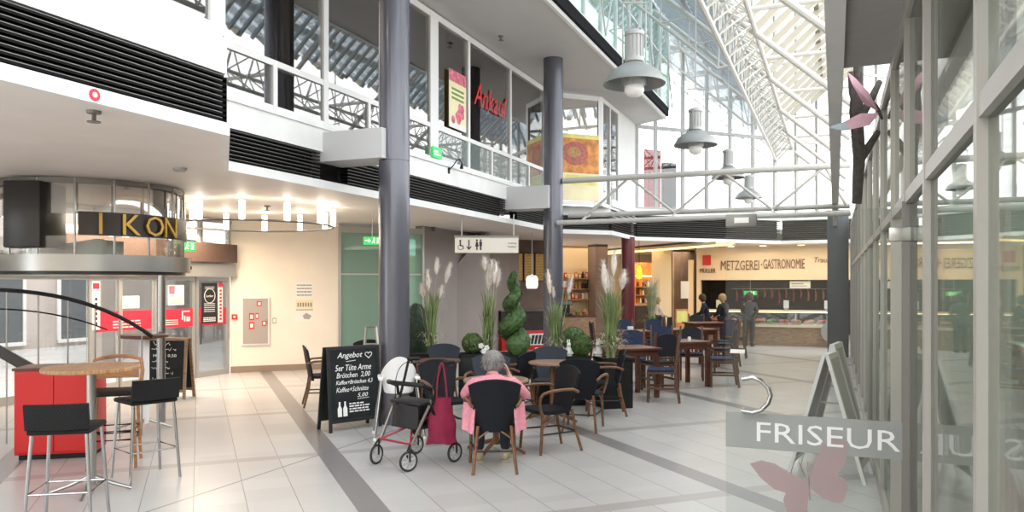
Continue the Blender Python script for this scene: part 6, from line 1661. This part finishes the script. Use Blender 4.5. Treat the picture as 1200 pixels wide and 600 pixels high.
# butcher shop
PB = Vector((6.0, 25.0, 0)); nang = math.atan2(ND.y, ND.x); MBf = frame(PB, nang)
f = MB(MBf); f.box(0, 6.4, 0, .25, 1.84, ZC); struct(f, 'wall_sign_fascia', 'sign_cream', smooth=0)
f = MB(MBf); f.box(0, .12, 0, .3, 0, 1.84); f.box(-.28, -.12, .05, .2, 0, 2.5); struct(f, 'trim_20', 'shop_cream', smooth=0)
f = MB(MBf); f.box(0, 6.4, 2.8, 3.0, 0, ZC); struct(f, 'wall_butcher_back', 'shop_dark', smooth=0)
f = MB(MBf); f.box(-.1, 0, .3, 3.0, 0, ZC); struct(f, 'wall_butcher_side', 'shop_dark', smooth=0)
T = thing('butcher_lettering', 'brown capitals on the cream fascia over the butcher counter', 'lettering', MBf @ Vector((0, -.004, 0)), nang)
m = MB(); m.text('METZGEREI', Matrix.Translation((1.36, 0, 2.31)), width=1.17, height=.3, ext=.02); m.build('word', 'letter_brown', T, 0)
m = MB(); m.text('GASTRONOMIE', Matrix.Translation((2.68, 0, 2.34)), width=1.22, height=.3, ext=.02); m.build('word', 'letter_brown', T, 0)
m = MB(); m.box(2.0, 2.04, -.02, 0, 2.3, 2.34); m.build('dot', 'letter_brown', T, 0)
T = thing('butcher_logo', 'red square logo with a dark name below it, left end of the cream fascia', 'logo', MBf @ Vector((0, -.004, 0)), nang)
m = MB(); m.box(.2, .46, -.03, 0, 2.32, 2.64); m.build('square', 'sign_red', T, 0); m = MB(); m.text('MÜLLER', Matrix.Translation((.36, 0, 2.16)), width=.5, height=.17, ext=.02); m.build('name', 'letter_brown', T, 0)
T = thing('script_lettering', 'dark script lettering at the right end of the cream fascia, by the slate post', 'lettering', MBf @ Vector((0, -.004, 0)), nang)
m = MB(); m.text('Traum', Matrix.Translation((3.82, 0, 2.45)), width=.5, height=.16, ext=.015, shear=.3); m.build('word', 'letter_brown', T, 0)
T = thing('butcher_counter', 'long butcher counter with wooden front and lit glass display', 'counter', MBf @ Vector((.75, -3.0, 0)), nang)
m = MB(); m.box(0, 3.6, .05, .85, 0, .52); m.build('base', 'counter_wood', T, 0)
m = MB(); m.box(0, 3.6, .0, .9, .52, .58); m.build('display_deck', 'shop_cream', T, 0)
m = MB(); m.quad([(0, .02, .58), (3.6, .02, .58), (3.6, .22, .94), (0, .22, .94)]); m.build('front_glass', 'glass_clear', T, 0)
m = MB(); m.box(0, 3.6, .2, .6, .94, .975); m.build('top_shelf', 'sign_cream', T, 0)
m = MB(); m.box(.03, 3.57, .22, .27, .915, .94); m.build('light_tube', 'warm_bulb', T, 0)
m = MB(); m.lathe([(0, -.01), (.3, -.01), (.3, .01), (0, .01)], 32, M=Matrix.Translation((3.35, -.02, .42)) @ Matrix.Rotation(R(90), 4, 'X')); m.build('round_emblem', 'steel_brushed', T)
for s in (.02, 1.2, 2.4, 3.58): m = MB(); m.box(s - .015, s + .015, .22, .26, .58, .94); m.build('upright', 'steel_brushed', T, 0)
Mc = MBf @ Matrix.Translation((.75, -3.0, .58)); rnd = random.Random(3)
tone = ['meat', 'sausage', 'meat', 'bread', 'sausage', 'green_veg', 'meat', 'bread', 'sausage', 'meat', 'sausage', 'meat']
for k in range(11):
    T = thing('meat_tray', 'steel tray heaped with meat and sausages in the lit butcher display', 'tray', Mc @ Vector((.17 + .32 * k, .34, 0)), nang, 'trays in the butcher display')
    m = MB(); m.box(-.145, .145, -.19, .19, 0, .02); m.box(-.145, .145, -.19, -.18, .02, .05); m.box(-.145, .145, .18, .19, .02, .05); m.build('tray', 'steel_brushed', T, 0)
    m = MB(); [m.sphere((rnd.uniform(-.09, .09), rnd.uniform(-.12, .12), rnd.uniform(.05, .12)), rnd.uniform(.04, .06), sc=(1.4, 1, .8), seg=9, rings=6) for q in range(12)]; m.build('contents', tone[k], T)
Mb = MBf @ Matrix.Translation((0, 2.5, 0))
T = thing('sausage_rail', 'steel rail with hooks on the dark wall behind the butcher counter', 'rail', Mb @ Vector((.8, .1, 1.55)), nang); m = MB(); m.tube([(0, 0, 0), (4.4, 0, 0)], .015, 8); m.build('bar', 'chrome', T)
m = MB(); [m.bar((x, 0, 0), (x, .2, 0), .02, .02) for x in (.1, 2.2, 4.3)]; m.build('bracket', 'chrome', T, 0)
for k in range(18):
    L_ = rnd.uniform(.25, .5); T = thing('sausage', 'sausage hanging from the steel rail behind the butcher counter', 'sausage', Mb @ Vector((.95 + .235 * k, .1, 1.55)), nang, 'sausages on the rail'); m = MB(); m.tube([(0, 0, 0), (0, 0, -.05)], .004, 5); m.build('string', 'paper_cream', T)
    m = MB(); m.tube(bez((0, 0, -.05), (.05, 0, -.05 - L_ / 2), (0, 0, -.05 - L_), 8), [.008, .026, .03, .03, .03, .03, .03, .026, .008], 8); m.build('casing', rnd.choice(['meat', 'sausage']), T)
for k, (x, z, mt, lb) in enumerate(((.62, 1.13, 'paper_cream', 'cream price card standing on the left of the butcher counter'), (2.45, 1.1, 'paper_white', 'white price card on the butcher counter, right of the leaning person'), (3.5, 1.12, 'paper_white', 'white price card on the butcher counter nearest the slate post'))):
    T = thing('price_card', lb, 'card', MBf @ Vector((.75 + x - .3, -2.7, .975)), nang); m = MB(); m.box(-.07, .07, -.01, .01, .06, .28); m.build('card', mt, T, 0); m = MB(); m.box(-.05, .05, -.03, .03, 0, .06); m.build('foot', 'steel_brushed', T, 0)
T = thing('hanging_board', 'white hanging board below the cream butcher fascia', 'sign', MBf @ Vector((2.85, .1, 1.58)), nang); m = MB(); m.box(0, .6, 0, .04, 0, .22, b=.004); m.build('panel', 'paper_white', T); m = MB(); m.box(.05, .4, -.003, 0, .12, .15); m.box(.05, .5, -.003, 0, .06, .08); m.build('print', 'alu_dark', T, 0); m = MB(); m.tube([(.05, .02, .22), (.05, .02, .27)], .006, 5); m.tube([(.55, .02, .22), (.55, .02, .27)], .006, 5); m.build('hanger', 'alu', T)
e = MBf @ Vector((1.62, .6, 0)); exit_sign(e, 1.35, -22, 'dark green sign in the shade behind the butcher counter', .4)

# small fittings on the upper fascia
T = thing('hook_spotlight', 'small black hook-shaped spotlight on the white fascia below the tall poster', 'lamp', W(3.07, VF + .03, 3.5), ang_c)
m = MB(); m.box(-.03, .03, -.01, .0, 0, .09); m.build('mount', 'black_plastic', T, 0)
m = MB(); m.tube([(0, -.01, .06), (.0, -.08, .12)] + bez((.03, -.12, .2), (.12, -.16, .3), (.2, -.14, .16), 6), .009, 7); m.build('arm', 'black_plastic', T)
m = MB(); m.tube([(.2, -.14, .17), (.19, -.14, .1)], [.02, .032], 10); m.build('head', 'black_plastic', T)
T = thing('round_sticker', 'small round red and white sticker on the white ceiling edge at the far left', 'sticker', W(-4.54, V1 + .047, 2.92), ang_c)
m = MB(); m.lathe([(0, 0), (.04, 0), (.04, .004), (0, .004)], 20, M=Matrix.Rotation(R(90), 4, 'X')); m.build('disc', 'sticker_red', T, 0)
m = MB(); m.lathe([(0, .004), (.018, .004), (.018, .006), (0, .006)], 16, M=Matrix.Rotation(R(90), 4, 'X')); m.build('centre', 'paper_white', T, 0)
# ================================================================== LIGHT
w = bpy.data.worlds.new('World'); SC.world = w; w.use_nodes = True
nt = w.node_tree; bg = nt.nodes['Background']
bg.inputs['Color'].default_value = (.97, .985, 1.0, 1); bg.inputs['Strength'].default_value = 4.0
def area(name, loc, size, power, col, rot=(0, 0, 0), sy=None):
    d = bpy.data.lights.new(name, 'AREA'); d.energy = power; d.color = col; d.size = size
    if sy: d.shape = 'RECTANGLE'; d.size_y = sy
    o = bpy.data.objects.new(name, d); o.location = loc; o.rotation_euler = rot; COL.objects.link(o); return o
WARM = (1, .77, .52)
area('entrance_lamp', WC + BD * .2 - CD * 2.5 + Vector((0, 0, 2.6)), 2.6, 360, (1, .78, .58))
area('gallery_lamp', Vector((1.5, 24.5, 2.85)), 4, 90, WARM)
area('corridor_lamp', Vector((4.8, 26.5, 2.85)), 3, 150, WARM)
area('butcher_lamp', Vector((8.2, 22.9, 2.85)), 1.0, 70, WARM, sy=4, rot=(0, 0, math.atan2(ND.y, ND.x) + PI / 2))
area('counter_lamp', Vector((8.6, 25.2, 2.7)), 2.5, 12, WARM)
area('salon_lamp', W(0, 6.9, 3.05), 2.4, 200, (1, .9, .78), sy=8, rot=(0, 0, ang_c + PI / 2))
area('upper_window_fill', W(0, -1.25, 5.9), .3, 120, (1, .84, .64), sy=9, rot=(0, 0, ang_c + PI / 2))  # added fill light behind the upper glass, not a fitting of the room
area('upper_room_lamp', W(0, -3.5, 5.9), 3, 220, (1, .84, .64), sy=8, rot=(0, 0, ang_c + PI / 2))
vs = SC.view_settings
SC.display_settings.display_device = 'sRGB'
vs.view_transform = 'Standard'; vs.look = 'None'; vs.exposure = 0.0; vs.gamma = 1.0; vs.use_curve_mapping = False
SC.cycles.max_bounces = 10; SC.cycles.transparent_max_bounces = 24; SC.cycles.diffuse_bounces = 4; SC.cycles.glossy_bounces = 4
SC.cycles.caustics_reflective = False; SC.cycles.caustics_refractive = False
SC.cycles.sample_clamp_indirect = 6.0
SC.cycles.use_denoising = True
